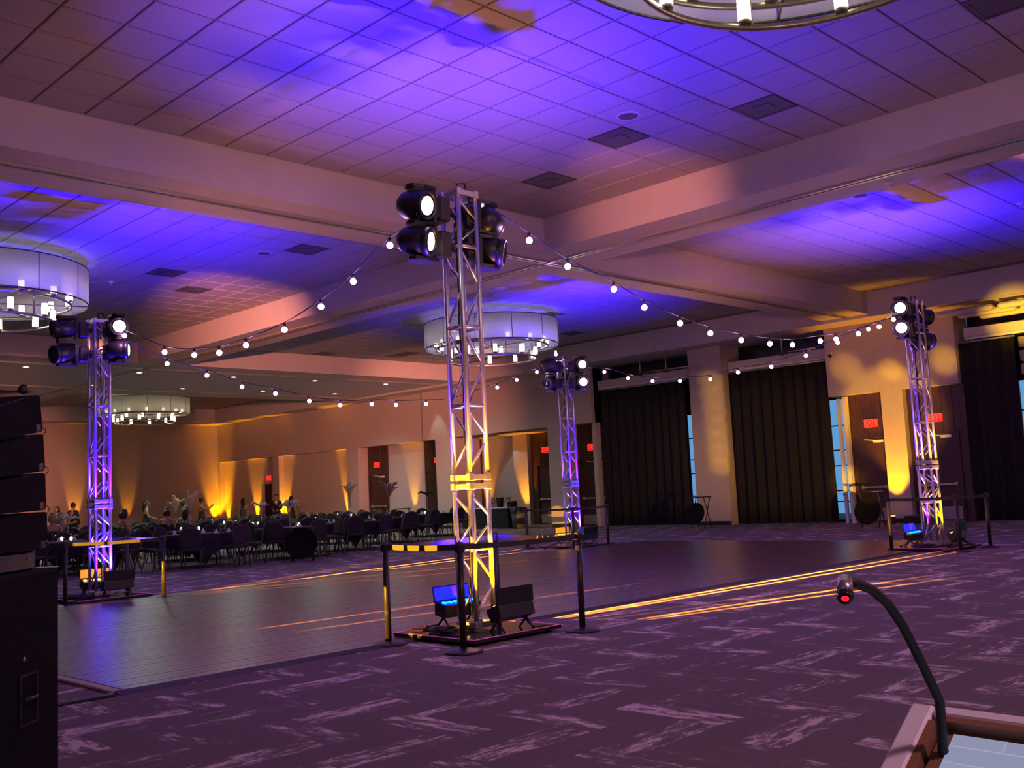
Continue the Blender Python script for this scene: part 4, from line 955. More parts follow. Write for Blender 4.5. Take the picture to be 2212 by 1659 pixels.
TABLES = [(9.6, 24.0, 'first'), (12.0, 22.6, 'second'), (14.6, 22.8, 'third'), (17.3, 23.9, 'fourth'), (20.2, 25.8, 'fifth'), (23.4, 27.7, 'sixth')]
ordn = ['first', 'second', 'third', 'fourth', 'fifth', 'sixth', 'seventh', 'eighth', 'ninth', 'tenth', 'eleventh', 'twelfth', 'thirteenth', 'fourteenth', 'fifteenth', 'sixteenth', 'seventeenth', 'eighteenth', 'nineteenth', 'twentieth']
back_tables = [(10.6, 27.0), (13.5, 26.0), (16.3, 27.0), (19.2, 28.8), (22.4, 30.8), (12.2, 29.6), (15.2, 30.2), (18.2, 32.0), (21.2, 33.8), (24.4, 34.2), (14.0, 33.2), (17.0, 35.2), (20.2, 37.0), (23.3, 38.0)]
front_chairs = []; used = set(); first = True
def set_chair(x, y, rz, label, group):
    global first
    if first: chair0.location = (x, y, 0); chair0.rotation_euler = (0, 0, rz); chair0['label'] = label; chair0['group'] = group; first = False; return chair0
    return dup(chair0, (x, y, 0), rz, label, group)
rnd = random.Random(21)
tfirst = True
for i, (x, y, o_) in enumerate(TABLES):
    lab = 'round table under black cloth, %s from the left in the front row' % o_
    if tfirst: table0.location = (x, y, 0); table0['label'] = lab; table0['group'] = 'round tables in the front row'; tfirst = False
    else: dup(table0, (x, y, 0), rnd.uniform(0, 0.8), lab, 'round tables in the front row')
    for k in range(8):
        a = PI * 1.25 + k * PI / 4 + (0.2 if i % 2 else -0.12) + rnd.uniform(-0.06, 0.06); r_ = 1.18 + rnd.uniform(-0.05, 0.12)
        rz = a - PI / 2 + rnd.uniform(-0.12, 0.12)
        if k == 0: lb = 'black dome-backed chair, back to the viewer, at the %s front table from the left' % o_
        elif k == 7: lb = 'black dome-backed chair on the near left side of the %s front table from the left' % o_
        elif k == 1: lb = 'black dome-backed chair on the near right side of the %s front table from the left' % o_
        else: lb = 'black dome-backed chair at the %s of the %s front table from the left' % ({2: 'right end', 3: 'far right side', 4: 'far middle', 5: 'far left side', 6: 'left end'}[k], o_)
        set_chair(x + r_ * math.cos(a), y + r_ * math.sin(a), rz, lb, 'chairs at the %s front table' % o_)
BACK_ROW = [('second', q) for q in ordn[:5]] + [('third', q) for q in ordn[:5]] + [('fourth', q) for q in ordn[:4]]
for i, (x, y) in enumerate(back_tables):
    rw_, q_ = BACK_ROW[i]
    dup(table0, (x, y, 0), rnd.uniform(0, 0.8), 'black clothed round table, %s from the left in the dim %s row of tables' % (q_, rw_), 'round tables behind the front row')
    for k in range(8):
        a = k * PI / 4 + rnd.uniform(-0.08, 0.08) + i * 0.3; r_ = 1.18 + rnd.uniform(-0.05, 0.12)
        set_chair(x + r_ * math.cos(a), y + r_ * math.sin(a), a - PI / 2 + rnd.uniform(-0.15, 0.15), 'black dome-backed chair at the %s table from the left in the dim %s row' % (q_, rw_), 'chairs at the %s table of the %s row' % (q_, rw_))

# centrepieces, candles and napkins
def plume_mesh(kind, m, seed):
    r_ = random.Random(seed); b_ = MB()
    for k in range(16):
        a = r_.uniform(0, 2 * PI); s = r_.uniform(0.05, 0.24); h_ = r_.uniform(0.26, 0.46)
        if kind == 'droop':
            h_ = r_.uniform(0.07, 0.17); s = r_.uniform(0.10, 0.25)
        p = [(0, 0, 0), (0.35 * s * math.cos(a), 0.35 * s * math.sin(a), h_ * 0.6), (0.8 * s * math.cos(a), 0.8 * s * math.sin(a), h_), (1.25 * s * math.cos(a), 1.25 * s * math.sin(a), h_ * (1.02 if kind != 'droop' else 0.7))]
        b_.tube(p, [0.006, 0.016, 0.028, 0.006], 5)
    return b_.mesh('plumes', m)
vase_me = MB().lathe([(0, 0.0), (0.07, 0.0), (0.07, 0.012), (0.022, 0.03), (0.020, 0.35), (0.035, 0.46), (0.032, 0.46), (0.014, 0.34), (0, 0.33)], 14).mesh('vase', M['clear'])
def centrepiece(x, y, label, kind, m, seed, h_=1.0):
    t = thing('plume_centrepiece', label, 'centrepiece', (x, y, 0.772), 0, 'plume centrepieces on the dining tables')
    put('vase', vase_me, t).scale = (1, 1, h_ * 1.35); o = put('plumes', plume_mesh(kind, m, seed), t, loc=(0, 0, 0.46 * h_ * 1.35)); o.scale = (1.15,) * 3
centrepiece(17.3, 23.9, 'tall vase of fanned pale yellow plumes on the fourth front table', 'fan', M['feather'], 1)
centrepiece(20.2, 25.8, 'tall vase of dim rose plumes before the dark exit door', 'fan', M['featherrose'], 2)
centrepiece(23.4, 27.7, 'vase of drooping black plumes near the bar pier', 'droop', M['featherdark'], 3)
centrepiece(13.5, 26.0, 'bushy vase of cream plumes beside the woman with long hair', 'fan', M['feather'], 4, 0.9)
centrepiece(14.6, 22.8, 'slim vase with pale curled plume on the third front table', 'droop', M['linen'], 5, 0.8)
centrepiece(16.3, 27.0, 'vase of white plumes before the standing man in a suit', 'droop', M['linen'], 6, 0.8)
centrepiece(15.2, 30.2, 'vase of dull gold plumes behind the seated guests', 'fan', M['feather'], 7, 0.8)
centrepiece(10.6, 27.0, 'vase of white plumes over the seated guests at left', 'droop', M['linen'], 8, 0.7)
vfirst = True
for i, (x, y) in enumerate([(t[0], t[1]) for t in TABLES] + back_tables):
    for k in range(2):
        a = rnd.uniform(0, 2 * PI); p = (x + 0.3 * math.cos(a), y + 0.3 * math.sin(a), 0.772)
        if i < 6: lb = 'glowing votive candle on the %s front table from the left' % ordn[i]
        else: lb = 'tiny glowing votive candle on the %s table from the left in the dim %s row' % (BACK_ROW[i - 6][1], BACK_ROW[i - 6][0])
        if vfirst: votive0.location = p; votive0['label'] = lb; vfirst = False
        else: dup(votive0, p, 0, lb)
nap = MB(); nap.lathe([(0, 0.11), (0.012, 0.10), (0.05, 0.03), (0.065, 0.0), (0, 0)], 8); nap_me = nap.mesh('napkin', M['linen'])
for i, (x, y, o_) in enumerate(TABLES):
    for k in range(5):
        a = 2 * PI * k / 5 + i
        put('napkin', nap_me, None, loc=(x + 0.66 * math.cos(a), y + 0.66 * math.sin(a), 0.7725), label='folded pale napkin on the %s front table from the left' % o_, cat='napkin', group='folded napkins')

# ------------------------------------------------------------------ guests
def skin_mesh(name, verts, edges, radii, root, material, sub=1):
    me = bpy.data.meshes.new(name); me.from_pydata([tuple(v) for v in verts], edges, []); o = bpy.data.objects.new(name, me); COL.objects.link(o)
    o.modifiers.new('skin', 'SKIN'); 
    if not me.skin_vertices: 
        bpy.context.view_layer.objects.active = o
    lay = me.skin_vertices[0].data
    for i, r_ in enumerate(radii):
        lay[i].radius = r_ if isinstance(r_, tuple) else (r_, r_); lay[i].use_root = (i == root)
    s = o.modifiers.new('sub', 'SUBSURF'); s.levels = sub; s.render_levels = sub
    dg = bpy.context.evaluated_depsgraph_get(); out = bpy.data.meshes.new_from_object(o.evaluated_get(dg))
    bpy.data.objects.remove(o); out.name = name; out.materials.clear(); out.materials.append(material)
    for p in out.polygons: p.use_smooth = True
    return out
STAND = dict(pel=(0, 0, .95), wst=(0, .01, 1.10), chs=(0, .01, 1.32), nck=(0, .01, 1.47), hd0=(0, -.01, 1.55), hd1=(0, -.015, 1.63), hd2=(0, 0, 1.70), shL=(-.17, .01, 1.41), elL=(-.23, .03, 1.13), wrL=(-.23, -.06, .90), shR=(.17, .01, 1.41), elR=(.23, .03, 1.13), wrR=(.23, -.06, .90),
    hpL=(-.09, 0, .90), knL=(-.10, -.02, .49), anL=(-.10, .02, .09), toL=(-.11, -.13, .03), hpR=(.09, 0, .90), knR=(.10, -.02, .49), anR=(.10, .02, .09), toR=(.11, -.13, .03))
SIT = dict(STAND); 
for k, v in dict(pel=(0, .02, .58), wst=(0, .03, .72), chs=(0, .02, .94), nck=(0, .0, 1.09), hd0=(0, -.03, 1.17), hd1=(0, -.04, 1.25), hd2=(0, -.025, 1.32), shL=(-.17, .02, 1.03), elL=(-.23, -.05, .78), wrL=(-.15, -.28, .80), shR=(.17, .02, 1.03), elR=(.23, -.05, .78), wrR=(.15, -.28, .80),
    hpL=(-.09, 0, .56), knL=(-.11, -.40, .54), anL=(-.11, -.36, .09), toL=(-.11, -.50, .03), hpR=(.09, 0, .56), knR=(.11, -.40, .54), anR=(.11, -.36, .09), toR=(.11, -.50, .03)).items(): SIT[k] = v
ED = [('pel', 'wst'), ('wst', 'chs'), ('chs', 'nck'), ('nck', 'hd0'), ('hd0', 'hd1'), ('hd1', 'hd2'), ('chs', 'shL'), ('shL', 'elL'), ('elL', 'wrL'), ('chs', 'shR'), ('shR', 'elR'), ('elR', 'wrR'), ('pel', 'hpL'), ('hpL', 'knL'), ('knL', 'anL'), ('anL', 'toL'), ('pel', 'hpR'), ('hpR', 'knR'), ('knR', 'anR'), ('anR', 'toR')]
RAD = dict(pel=(.125, .10), wst=(.115, .085), chs=(.13, .095), nck=.050, hd0=.062, hd1=.082, hd2=.070, sh=.055, el=.042, wr=.028, hp=.085, kn=.055, an=.036, to=.032)
def rad(k, f=1.0, add=0.0):
    r_ = RAD.get(k, RAD.get(k[:2])); r_ = r_ if isinstance(r_, tuple) else (r_, r_); return (r_[0] * f + add, r_[1] * f + add)
def sub_skin(name, J, keys, material, add, f=1.0, override=None):
    idx = {k: i for i, k in enumerate(keys)}; ed = [(idx[a], idx[b_]) for a, b_ in ED if a in idx and b_ in idx]
    rr = [rad(k, f, add) for k in keys]
    if override:
        for k, v in override.items(): rr[idx[k]] = (v, v)
    return skin_mesh(name, [J[k] for k in keys], ed, rr, 0, material)
def hand_tubes(mb, wrist, elbow):
    w_ = Vector(wrist); d = (w_ - Vector(elbow)).normalized(); side = d.cross(Vector((0, 0, 1))); side = side.normalized() if side.length > .1 else Vector((1, 0, 0)); nrm = side.cross(d)
    mb.tube([w_ - d * .01, w_ + d * .045, w_ + d * .085], [.026, .036, .030], 8)
    for k, L in enumerate((.062, .074, .070, .054)):
        b_ = w_ + d * .080 + side * (-.027 + .018 * k); mb.tube([b_, b_ + d * L * .5 + nrm * .004, b_ + d * L * .9 - nrm * .016], [.0095, .0088, .006], 6)
    b_ = w_ + d * .03 + side * -.030; mb.tube([b_, b_ + d * .03 - side * .022, b_ + d * .06 - side * .026], [.011, .010, .007], 6)
def person(x, y, rz, label, pose='stand', wear='suit', hair='short', h=1.0, mods=None, z=0.0, haircol='hair'):
    J = dict(STAND if pose == 'stand' else SIT)
    for k, v in (mods or {}).items(): J[k] = v
    t = thing('person', label, 'person', (x, y, z), rz, 'wedding guests among the dining tables'); t.scale = (h, h, h)
    keys = list(STAND.keys())
    me = sub_skin('body', J, keys, M['skin'], 0.0)
    m = MB(); hc = Vector(J['hd1']); dn = (Vector(J['hd2']) - Vector(J['hd0'])).normalized()
    m.ball(hc + Vector((0, -.002, .012)), 0.100, 14, 10, (0.82, 0.98, 1.18))           # skull and face
    m.tube([hc + Vector((0, -.088, .030)), hc + Vector((0, -.110, -.005)), hc + Vector((0, -.09, -.018))], [.008, .015, .008], 6)    # nose
    for s in (-1, 1):
        m.ball(hc + Vector((s * .083, .005, .0)), .024, 8, 6, (.45, .8, 1.2)); m.ball(hc + Vector((s * .032, -.090, .028)), .011, 8, 6)
    m.ball(hc + Vector((0, -.083, -.050)), .022, 8, 6, (1.1, .6, .4)); m.ball(hc + Vector((0, -.06, -.085)), .035, 8, 6, (1, .9, .7))
    hand_tubes(m, J['wrL'], J['elL']); hand_tubes(m, J['wrR'], J['elR'])
    bm = bmesh.new(); bm.from_mesh(me); tmp = m.mesh('x', M['skin']); bm.from_mesh(tmp); bm.to_mesh(me); bm.free()
    for p in me.polygons: p.use_smooth = True
    put('body', me, t)
    hm = M[haircol]; hb = MB(); top = hc + Vector((0, .012, .030))
    hb.ball(top, .106, 14, 8, (0.88, 1.0, 1.08)); n_cut = hb.v
    hb.v = [(p[0], p[1] if not (p[1] < hc.y - .055 and p[2] < hc.z + .055) else hc.y - .055, p[2]) for p in hb.v]
    if hair == 'long': hb.tube([hc + Vector((0, .06, .06)), hc + Vector((0, .095, -.05)), hc + Vector((0, .105, -.20)), hc + Vector((0, .09, -.36))], [.085, .10, .085, .03], 10)
    if hair == 'bun': hb.ball(hc + Vector((0, .09, .085)), .055, 10, 8)
    if hair == 'bob': hb.tube([hc + Vector((0, .02, .05)), hc + Vector((0, .045, -.06)), hc + Vector((0, .05, -.12))], [.10, .115, .09], 10)
    hb.build('hair', hm, t)
    if wear in ('suit', 'greysuit'):
        m_ = M['suit'] if wear == 'suit' else M['suitgrey']
        put('jacket', sub_skin('jacket', J, ['pel', 'wst', 'chs', 'shL', 'elL', 'wrL', 'shR', 'elR', 'wrR'], m_, 0.018), t)
        put('trousers', sub_skin('trousers', J, ['pel', 'hpL', 'knL', 'anL', 'hpR', 'knR', 'anR'], m_, 0.014), t)
        put('shoe', skin_mesh('shoe', [J['anL'], J['toL']], [(0, 1)], [.046, .042], 0, M['black']), t); put('shoe', skin_mesh('shoe', [J['anR'], J['toR']], [(0, 1)], [.046, .042], 0, M['black']), t)
        c = Vector(J['chs']); q = Vector(J['nck'])
        sh = MB(); sh.add([(c.x - .010, c.y - .128, c.z - .08), (c.x + .010, c.y - .128, c.z - .08), (q.x + .055, q.y - .066, q.z - .025), (q.x - .055, q.y - .066, q.z - .025), (c.x - .010, c.y - .09, c.z - .08), (c.x + .010, c.y - .09, c.z - .08), (q.x + .05, q.y - .03, q.z - .025), (q.x - .05, q.y - .03, q.z - .025)], [(0, 1, 2, 3), (4, 7, 6, 5), (0, 4, 5, 1), (1, 5, 6, 2), (2, 6, 7, 3), (3, 7, 4, 0)])
        sh.lathe([(.052, q.z - .03), (.058, q.z + .012), (.050, q.z + .012), (.046, q.z - .03)], 14, Matrix.Translation((q.x, q.y, 0))); sh.build('shirt', M['shirt'], t)
    else:
        m_ = M['dress'] if wear == 'dress' else M['dressgrey']
        put('dress', sub_skin('dress', J, ['pel', 'wst', 'chs'], m_, 0.022), t)
        p_ = Vector(J['pel'])
        if pose == 'stand': MB().lathe([(.10, p_.z + .22), (.145, p_.z + .05), (.19, p_.z - .3), (.25, .06), (.24, .06), (.17, p_.z - .3), (.12, p_.z + .05)], 18, Matrix.Translation((p_.x, p_.y, 0))).build('skirt', m_, t)
        else: put('skirt', sub_skin('skirt', J, ['pel', 'hpL', 'knL', 'hpR', 'knR'], m_, 0.03), t)
    return t
FC = -PI / 4 - 0.0       # facing the viewer
person(26.3, 42.2, -0.75, 'standing man in dark suit and white shirt, facing the viewer between two niches', mods=dict(wrL=(-.12, -.22, 1.05), wrR=(.10, -.22, 1.04)), h=1.04)
person(27.2, 42.3, 2.0, 'woman in black dress standing right beside the man in a suit', wear='dress', hair='long', h=0.97)
person(18.2, 38.6, 1.15, 'woman in black dress with long dark hair in profile, before the amber corner', wear='dress', hair='long', mods=dict(wrL=(-.1, -.33, 1.02), wrR=(.1, -.33, 1.02), elL=(-.21, -.06, 1.12), elR=(.21, -.06, 1.12)))
person(21.5, 40.4, 1.2, 'woman in dark dress holding up a phone with both hands', wear='dress', hair='bun', mods=dict(elL=(-.2, -.22, 1.25), wrL=(-.1, -.42, 1.42), elR=(.2, -.22, 1.25), wrR=(.1, -.42, 1.42)))
person(20.4, 39.9, 1.4, 'woman in rust tones standing behind the cream plumes', wear='dressgrey', hair='bun', h=.93)
person(24.3, 41.8, 2.5, 'woman in grey green dress before the open dark doorway', wear='dressgrey', hair='long', h=.97)
person(16.3, 41.0, 2.1, 'man in black suit turned away with an arm round his partner', mods=dict(elR=(.30, -.14, 1.24), wrR=(.26, -.40, 1.32)), h=1.03)
person(15.75, 41.2, -0.9, 'woman with raised arms dancing beside the man in black', wear='dress', hair='bob', h=.96, mods=dict(elL=(-.34, -.02, 1.46), wrL=(-.16, -.08, 1.70), elR=(.34, -.04, 1.46), wrR=(.2, -.3, 1.44)))
person(13.2, 38.2, 2.2, 'guest in black standing close to the blue lit tower, right one of two', hair='bob', h=1.0)
person(12.6, 38.0, 1.8, 'guest standing close to the blue lit tower, left one of two', wear='dress', hair='short', h=.97)
person(10.3, 36.2, 2.4, 'woman with auburn tones standing just left of the blue lit tower', wear='dress', hair='bob', h=.94)
seat = [(10.9, 28.2, 2.7, 'seated bald man in grey suit seen from behind, right of the blue lit tower', 'greysuit', 'short', 'hairfair'), (10.55, 27.9, 2.9, 'seated fair haired woman beside the bald man', 'dress', 'bob', 'hairfair'),
        (12.05, 28.0, 1.5, 'seated man in dark suit in profile behind the front tables', 'greysuit', 'short', 'hair'), (12.6, 28.2, 1.7, 'seated woman with brown hair beside the man in profile', 'dress', 'bob', 'hair'),
        (14.3, 29.0, 2.2, 'seated guest in black with dark hair, left of the woman in profile', 'dress', 'bob', 'hair'), (14.9, 29.0, 2.4, 'seated woman with long dark hair near the salmon wall', 'dress', 'long', 'hair'),
        (9.3, 27.2, 2.9, 'seated man leaning over his table left of the blue lit tower', 'greysuit', 'short', 'hair'), (8.4, 28.2, 2.6, 'seated guest with dark curls beside the top of the speaker stack', 'dress', 'bob', 'hair')]
for (x, y, rz, lb, wr_, hr, hcol) in seat: person(x, y, rz, lb, 'sit', wr_, hr, 1.05, haircol=hcol)
# chairs under the seated guests
for (x, y, rz, lb, *_r) in seat: set_chair(x, y, rz, 'black chair under the ' + ' '.join(lb.replace(',', '').split()[:9]), 'chairs under seated guests')

# ------------------------------------------------------------------ tray stands, bar, bin
def tray_stand(x, y, rz, label, h=0.80, tray=True, tr=0.36):
    t = thing('tray_stand', label, 'tray stand', (x, y, 0), rz, 'folding tray stands')
    for s in (-1, 1):
        for q in (-1, 1): MB().tube([(q * 0.26, s * 0.18, h), (q * 0.24, -s * 0.20, 0.0)], 0.017, 6).build('leg', M['black'], t)
        MB().tube([(-0.30, s * 0.18, h), (0.30, s * 0.18, h)], 0.018, 6).build('top_bar', M['black'], t)
    for s in (-1, 1): MB().tube([(-0.24, s * 0.14, 0.15), (0.24, s * 0.14, 0.15)], 0.013, 6).build('cross_bar', M['black'], t)
    for q in (-0.12, 0.12): MB().box((q, 0, h + 0.012), (0.04, 0.36, 0.004)).build('strap', M['belt'], t)
    if tray:
        u = tag(MB().lathe([(0, 0.0), (tr - 0.03, 0.0), (tr, 0.028), (tr + 0.012, 0.028), (tr - 0.02, -0.012), (0, -0.012)], 28).build('serving_tray', M['cabinet']), 'round black serving tray leaning on the ' + label.split(' with')[0].replace('folding ', ''), 'tray', 'leaning serving trays')
        u.matrix_world = Matrix.Translation((x, y, 0)) @ Matrix.Rotation(rz, 4, 'Z') @ Matrix.Translation((0, -0.28, 0.44)) @ Matrix.Rotation(1.32, 4, 'X')
    return t
tray_stand(13.75, 20.95, -0.7, 'folding tray stand in front of the dining chairs with round tray leaning on it', 0.80, True, 0.37)
tray_stand(26.9, 18.6, -PI / 2, 'folding tray stand before the white column with round tray', 0.95, True, 0.34)
tray_stand(26.2, 12.6, -PI / 2, 'folding tray stand behind the right tower with round tray', 0.95, True, 0.36)
tray_stand(25.4, 31.6, -0.8, 'folding tray stand behind the last dining chairs', 0.95, False)
bt = thing('bar_table', 'long bar table with black skirt and pale top behind the closest tower', 'table', (28.0, 29.3, 0), 0)
MB().chbox((0, 0, 0.80), (0.78, 2.7, 0.04), 0.008).build('tabletop', M['linen'], bt)
sk = MB(); n = 70
ring_ = []
for i in range(n):
    u = i / n * 4
    s = int(u); f = u - s; c = [(-.37, -1.33), (.37, -1.33), (.37, 1.33), (-.37, 1.33), (-.37, -1.33)]
    a, b2 = Vector(c[s]), Vector(c[s + 1]); p = a.lerp(b2, f); ring_.append(p * (1.0 + (0.012 if i % 2 else -0.006)))
sk.add([(p.x, p.y, z) for z in (0.78, 0.02) for p in ring_], [(i, (i + 1) % n, n + (i + 1) % n, n + i) for i in range(n)]); sk.build('skirt', M['blackcloth'], bt)
def pitcher(y, label, m='clear', s=1.0, x=28.0):
    t = thing('pitcher', label, 'pitcher', (x, y, 0.821), 0.4, 'pitchers on the bar table')
    MB().lathe([(0, 0.0), (0.085 * s, 0.0), (0.12 * s, 0.34 * s), (0.112 * s, 0.34 * s), (0.08 * s, 0.012), (0, 0.012)], 18).build('body', M[m], t)
    MB().tube([(0.10 * s, 0, 0.30 * s), (0.19 * s, 0, 0.26 * s), (0.18 * s, 0, 0.14 * s), (0.09 * s, 0, 0.08 * s)], 0.012, 6).build('handle', M[m], t)
pitcher(29.15, 'clear plastic drink dispenser on the bar table, left of the black bucket', 'clear', 1.15); pitcher(28.35, 'clear plastic drink dispenser on the bar table, right of the black bucket', 'clear', 1.15)
bk = thing('ice_bucket', 'black bucket between the clear dispensers on the bar table', 'bucket', (28.0, 28.75, 0.821)); MB().lathe([(0, 0.0), (0.12, 0.0), (0.16, 0.36), (0.17, 0.36), (0.17, 0.38), (0.15, 0.38), (0.11, 0.02), (0, 0.02)], 20).build('body', M['black'], bk); MB().tube([(0.165, 0, 0.36), (0.1, 0, 0.50), (-0.1, 0, 0.50), (-0.165, 0, 0.36)], 0.008, 6).build('handle', M['steel'], bk)
bx_ = thing('black_crate', 'black open box at the right end of the bar table', 'box', (28.0, 28.08, 0.821)); MB().chbox((0, 0, 0.11), (0.36, 0.22, 0.22), 0.012).build('body', M['black'], bx_); MB().chbox((-0.182, 0, 0.15), (0.012, 0.14, 0.05), 0.004).build('label_plate', M['gloss'], bx_)
for k in range(5):
    t = thing('water_glass', 'one of the clear glasses lined up at the left end of the bar table', 'glass', (27.9 + 0.12 * (k % 2), 30.35 - 0.11 * k, 0.821), 0, 'glasses on the bar table'); MB().lathe([(0, 0), (0.032, 0), (0.038, 0.15), (0.035, 0.15), (0.03, 0.01), (0, 0.01)], 12).build('body', M['clear'], t)
dup(votive0, (27.8, 29.6, 0.821), 0, 'glowing votive candle on the bar table', 'votive candles on the bar')
bn = thing('waste_bin', 'grey waste bin with black liner at the right end of the bar table', 'bin', (27.6, 27.35, 0)); MB().lathe([(0, 0.0), (0.24, 0.0), (0.30, 0.74), (0.0, 0.74)], 20).build('body', M['bin'], bn); MB().lathe([(0.31, 0.58), (0.325, 0.78), (0.30, 0.80), (0.27, 0.60)], 24).build('liner', M['gloss'], bn)
tag(MB().chbox((28.05, 12.2, 0.11), (0.5, 0.55, 0.2), 0.02).lathe([(0.0, 0.0), (0.05, 0.0), (0.05, 0.02), (0, 0.02)], 8, Matrix.Translation((28.05, 12.2, 0.2))).build('floor_wedge', M['black']), 'low black floor box beside the tray stand near the exit doors', 'box')

# ------------------------------------------------------------------ line array speaker stack (near, left)
F2 = Vector((0.7071, 0.7071, 0)); R2 = Vector((0.7071, -0.7071, 0))
def stack_frame(lat, dep, z): return Matrix(((R2.x, F2.x, 0, R2.x * lat + F2.x * dep), (R2.y, F2.y, 0, R2.y * lat + F2.y * dep), (0, 0, 1, z), (0, 0, 0, 1)))
LAT = -2.49
sub_ = thing('subwoofer', 'big black subwoofer cabinet at the left edge under the line array', 'speaker'); sub_.matrix_world = stack_frame(LAT, 5.60, 0.0)
MB().chbox((-0.45, -0.42, 0.585), (0.90, 0.84, 1.09), 0.018).build('cabinet', M['cabinet'], sub_)
MB().chbox((-0.45, 0.004, 0.58), (0.84, 0.02, 1.0), 0.006).build('grille', M['black'], sub_)
hm_ = MB(); 
for s in (-1, 1): hm_.box((0.003, -0.36 + 0.085 * s, 0.50), (0.012, 0.016, 0.26))
for s in (-1, 1): hm_.box((0.003, -0.36, 0.50 + 0.122 * s), (0.012, 0.154, 0.016))
hm_.tube([(0.012, -0.43, 0.50), (0.012, -0.29, 0.50)], 0.014, 8); hm_.build('side_handle', M['gloss'], sub_)
MB().lathe([(0, 0.004), (0.012, 0.003), (0.014, 0), (0, 0)], 10, Matrix(((0, 0, 1, 0.002), (0, 1, 0, -0.40), (-1, 0, 0, 0.70), (0, 0, 0, 1)))).build('rivet', M['steel'], sub_)
for xx in (-0.06, -0.84):
    for yy in (-0.06, -0.78): MB().lathe([(0, 0), (0.03, 0), (0.03, 0.042), (0, 0.042)], 10, Matrix.Translation((xx, yy, 0))).build('foot', M['rubber'], sub_)
MB().chbox((-0.06, -0.03, 1.132), (0.12, 0.05, 0.004), 0.001).build('corner_plate', M['steel'], sub_)
bmp = thing('array_frame', 'black ground stacking frame between subwoofer and line array', 'frame'); bmp.matrix_world = stack_frame(LAT, 5.45, 1.1315)
for xx in (-0.08, -0.72): MB().chbox((xx, -0.25, 0.05), (0.05, 0.46, 0.10), 0.01).build('side_rail', M['black'], bmp)
MB().chbox((-0.40, -0.06, 0.05), (0.60, 0.05, 0.08), 0.01).build('front_rail', M['black'], bmp); MB().chbox((-0.40, -0.44, 0.05), (0.60, 0.05, 0.08), 0.01).build('rear_rail', M['black'], bmp)
for k in range(2): MB().ball((-0.05, -0.10 - 0.02 * k, 0.06 + 0.03 * k), 0.006, 8, 6).build('pin', M['steel'], bmp)
names4 = ['topmost', 'second', 'third', 'lowest']
HB = 0.192
for k in range(4):
    j_ = 3 - k                                        # 0 is the lowest
    ang = math.radians([1.0, 4.0, 7.5, 11.0][j_]); fy = [0.035, 0.018, 0.0, -0.035][j_]
    t = thing('line_array_speaker', 'black line array speaker box, %s of the stack of four' % names4[k], 'speaker', group='line array speakers')
    t.matrix_world = stack_frame(LAT, 5.42 + fy, 1.335 + j_ * 0.207) @ Matrix.Rotation(ang, 4, 'X')
    side = [(-0.50, -0.078), (-0.02, -HB / 2 - 0.004), (0, -HB / 2 + 0.01), (0, HB / 2 - 0.01), (-0.02, HB / 2), (-0.50, 0.078)]
    mt = Matrix(((0, 0, 1, 0), (1, 0, 0, 0), (0, 1, 0, 0), (0, 0, 0, 1)))
    MB().prism(side, -0.78, 0.0, mt).build('cabinet', M['cabinet'], t)
    MB().chbox((-0.39, 0.004, 0), (0.72, 0.015, HB - 0.03), 0.004).build('grille', M['black'], t)
    MB().chbox((-0.012, -0.05, -0.075), (0.03, 0.06, 0.045), 0.006).build('rigging_plate', M['black'], t)
    MB().tube([(0.002, -0.035, -0.075), (0.008, -0.012, -0.078), (0.012, 0.004, -0.088), (0.012, 0.008, -0.102), (0.006, 0.0, -0.115), (0.002, -0.012, -0.122)], 0.0022, 6).build('pin_lanyard', M['rubber'], t)
    MB().box((-0.02, -0.25, HB / 2 - 0.010), (0.012, 0.30, 0.004), Matrix.Rotation(0.04, 3, 'X')).build('edge_strip', M['black'], t)
tag(MB().ball((0, 0, 0.02), 0.026, 10, 8).lathe([(0, 0), (0.03, 0), (0.03, 0.02), (0, 0.02)], 10).build('rigging_knob', M['black'], loc=tuple((stack_frame(LAT, 5.40, 2.055) @ Vector((-0.045, -0.12, 0))))), 'small black rigging knob on top of the line array', 'knob')

# ------------------------------------------------------------------ lectern with gooseneck microphone (near, right)
lt = thing('lectern', 'grey edged wooden lectern with sunken screen at the lower right corner', 'lectern')
P0 = Vector((1.29, 0.59, 1.13)); U = Vector((-0.06, -1, 0)).normalized(); V = Vector((-0.83, 0.05, -0.55)); V = (V - U * V.dot(U)).normalized(); N = U.cross(V); N = N if N.z > 0 else -N
lt.matrix_world = Matrix(((U.x, V.x, N.x, P0.x), (U.y, V.y, N.y, P0.y), (U.z, V.z, N.z, P0.z), (0, 0, 0, 1)))
LW, LD, RW = 0.62, 0.46, 0.031
MB().chbox((RW / 2, LD / 2, -0.035), (RW, LD, 0.07), 0.004).build('rim', M['laminate'], lt); MB().chbox((LW - RW / 2, LD / 2, -0.035), (RW, LD, 0.07), 0.004).build('rim', M['laminate'], lt)
MB().chbox((LW / 2, 0.008, -0.035), (LW - 2 * RW, 0.016, 0.07), 0.003).build('rim', M['laminate'], lt); MB().chbox((LW / 2, LD - RW * .35, -0.035), (LW - 2 * RW, RW * .7, 0.07), 0.004).build('rim', M['laminate'], lt)
MB().box((LW / 2, LD / 2, -0.040), (LW - 0.02, LD - 0.02, 0.030)).build('bed', M['lectwood'], lt)
lin = MB()
lin.box((RW + 0.004, LD / 2, -0.014), (0.008, LD - 0.05, 0.024)); lin.box((LW / 2, 0.020, -0.014), (LW - 2 * RW - 0.02, 0.008, 0.024)); lin.build('lining', M['lectwood'], lt)
sc_ = thing('tablet', 'tablet with pale blue list screen set in the lectern', 'tablet'); sc_.matrix_world = lt.matrix_world @ Matrix.Translation((0.052, 0.026, -0.0195))
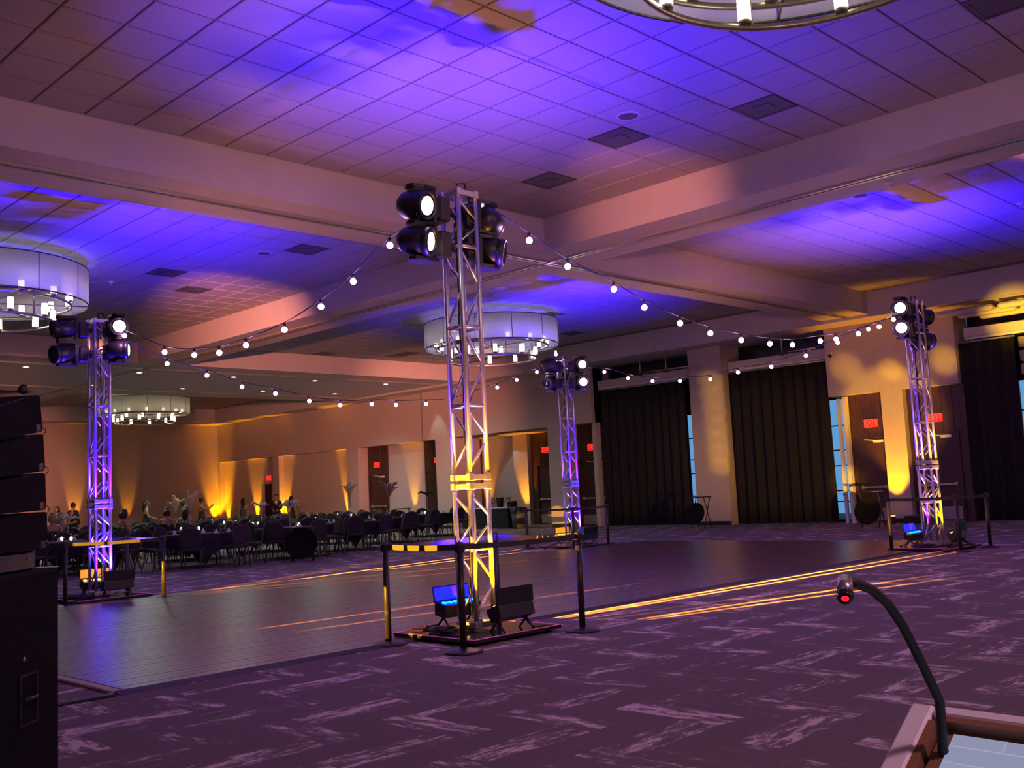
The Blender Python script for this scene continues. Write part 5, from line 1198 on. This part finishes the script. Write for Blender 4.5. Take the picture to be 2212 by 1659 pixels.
MB().chbox((0.20, 0.15, 0.0), (0.42, 0.32, 0.008), 0.003).build('case', M['lectwood'], sc_); MB().box((0.205, 0.152, 0.0055), (0.39, 0.29, 0.003)).build('screen', M['screen'], sc_)
body = MB()
c4 = [P0 + U * 0.03 + V * 0.03, P0 + U * (LW - .03) + V * 0.03, P0 + U * (LW - .03) + V * (LD - .03), P0 + U * .03 + V * (LD - .03)]
inv = lt.matrix_world.inverted()
vs_ = [inv @ (p - N * 0.085) for p in c4] + [inv @ Vector((p.x, p.y, 0.0)) for p in c4]
body.add(vs_, [(0, 1, 2, 3), (4, 7, 6, 5)] + [(i, 4 + i, 4 + (i + 1) % 4, (i + 1) % 4) for i in range(4)]); body.build('cabinet', M['lectwood'], lt)
def pv(dx, dy, dz, d): return CAM + Vector((dx, dy, dz)) * d
mic = thing('gooseneck_microphone', 'black gooseneck microphone with red ring light rising from the lectern', 'microphone')
pts = [Vector(p) for p in ((1.2480, .5336, 1.0730), (1.2406, .5339, 1.0882), (1.2279, .5273, 1.1227), (1.2202, .5239, 1.1496), (1.1997, .5257, 1.1800), (1.1777, .5286, 1.2133), (1.1560, .5315, 1.2449), (1.1282, .5339, 1.2726), (1.1008, .5375, 1.2903), (1.0733, .5423, 1.3005), (1.0640, .5465, 1.3025))]
MB().tube(pts, [0.0075, 0.0062] + [0.0056] * 9, 10).build('gooseneck', M['rubber'], mic)
h0, h1, h2 = Vector((1.0610, .5490, 1.3045)), Vector((1.0414, .5400, 1.2918)), Vector((1.0340, .5366, 1.2868))
MB().tube([h0, h1], 0.0085, 16).build('capsule_body', M['shine'], mic, label='silver capsule body')
MB().tube([h1, h1.lerp(h2, 0.55)], 0.0092, 16).build('capsule_tip', M['gloss'], mic)
ax = (h2 - h1).normalized(); q = ax.to_track_quat('Z', 'Y').to_matrix().to_4x4()
MB().lathe([(0.0015, 0.0), (0.0040, 0.0), (0.0040, 0.0022), (0.0015, 0.0022), (0.0015, 0.0)], 20, Matrix.Translation(h1.lerp(h2, 0.6)) @ q).build('ring_light', M['redled'], mic, label='red ring light')
MB().lathe([(0.0042, 0.0), (0.0092, 0.0), (0.0075, 0.0035), (0.0045, 0.0035)], 16, Matrix.Translation(h1.lerp(h2, 0.55)) @ q).build('tip_cap', M['gloss'], mic)
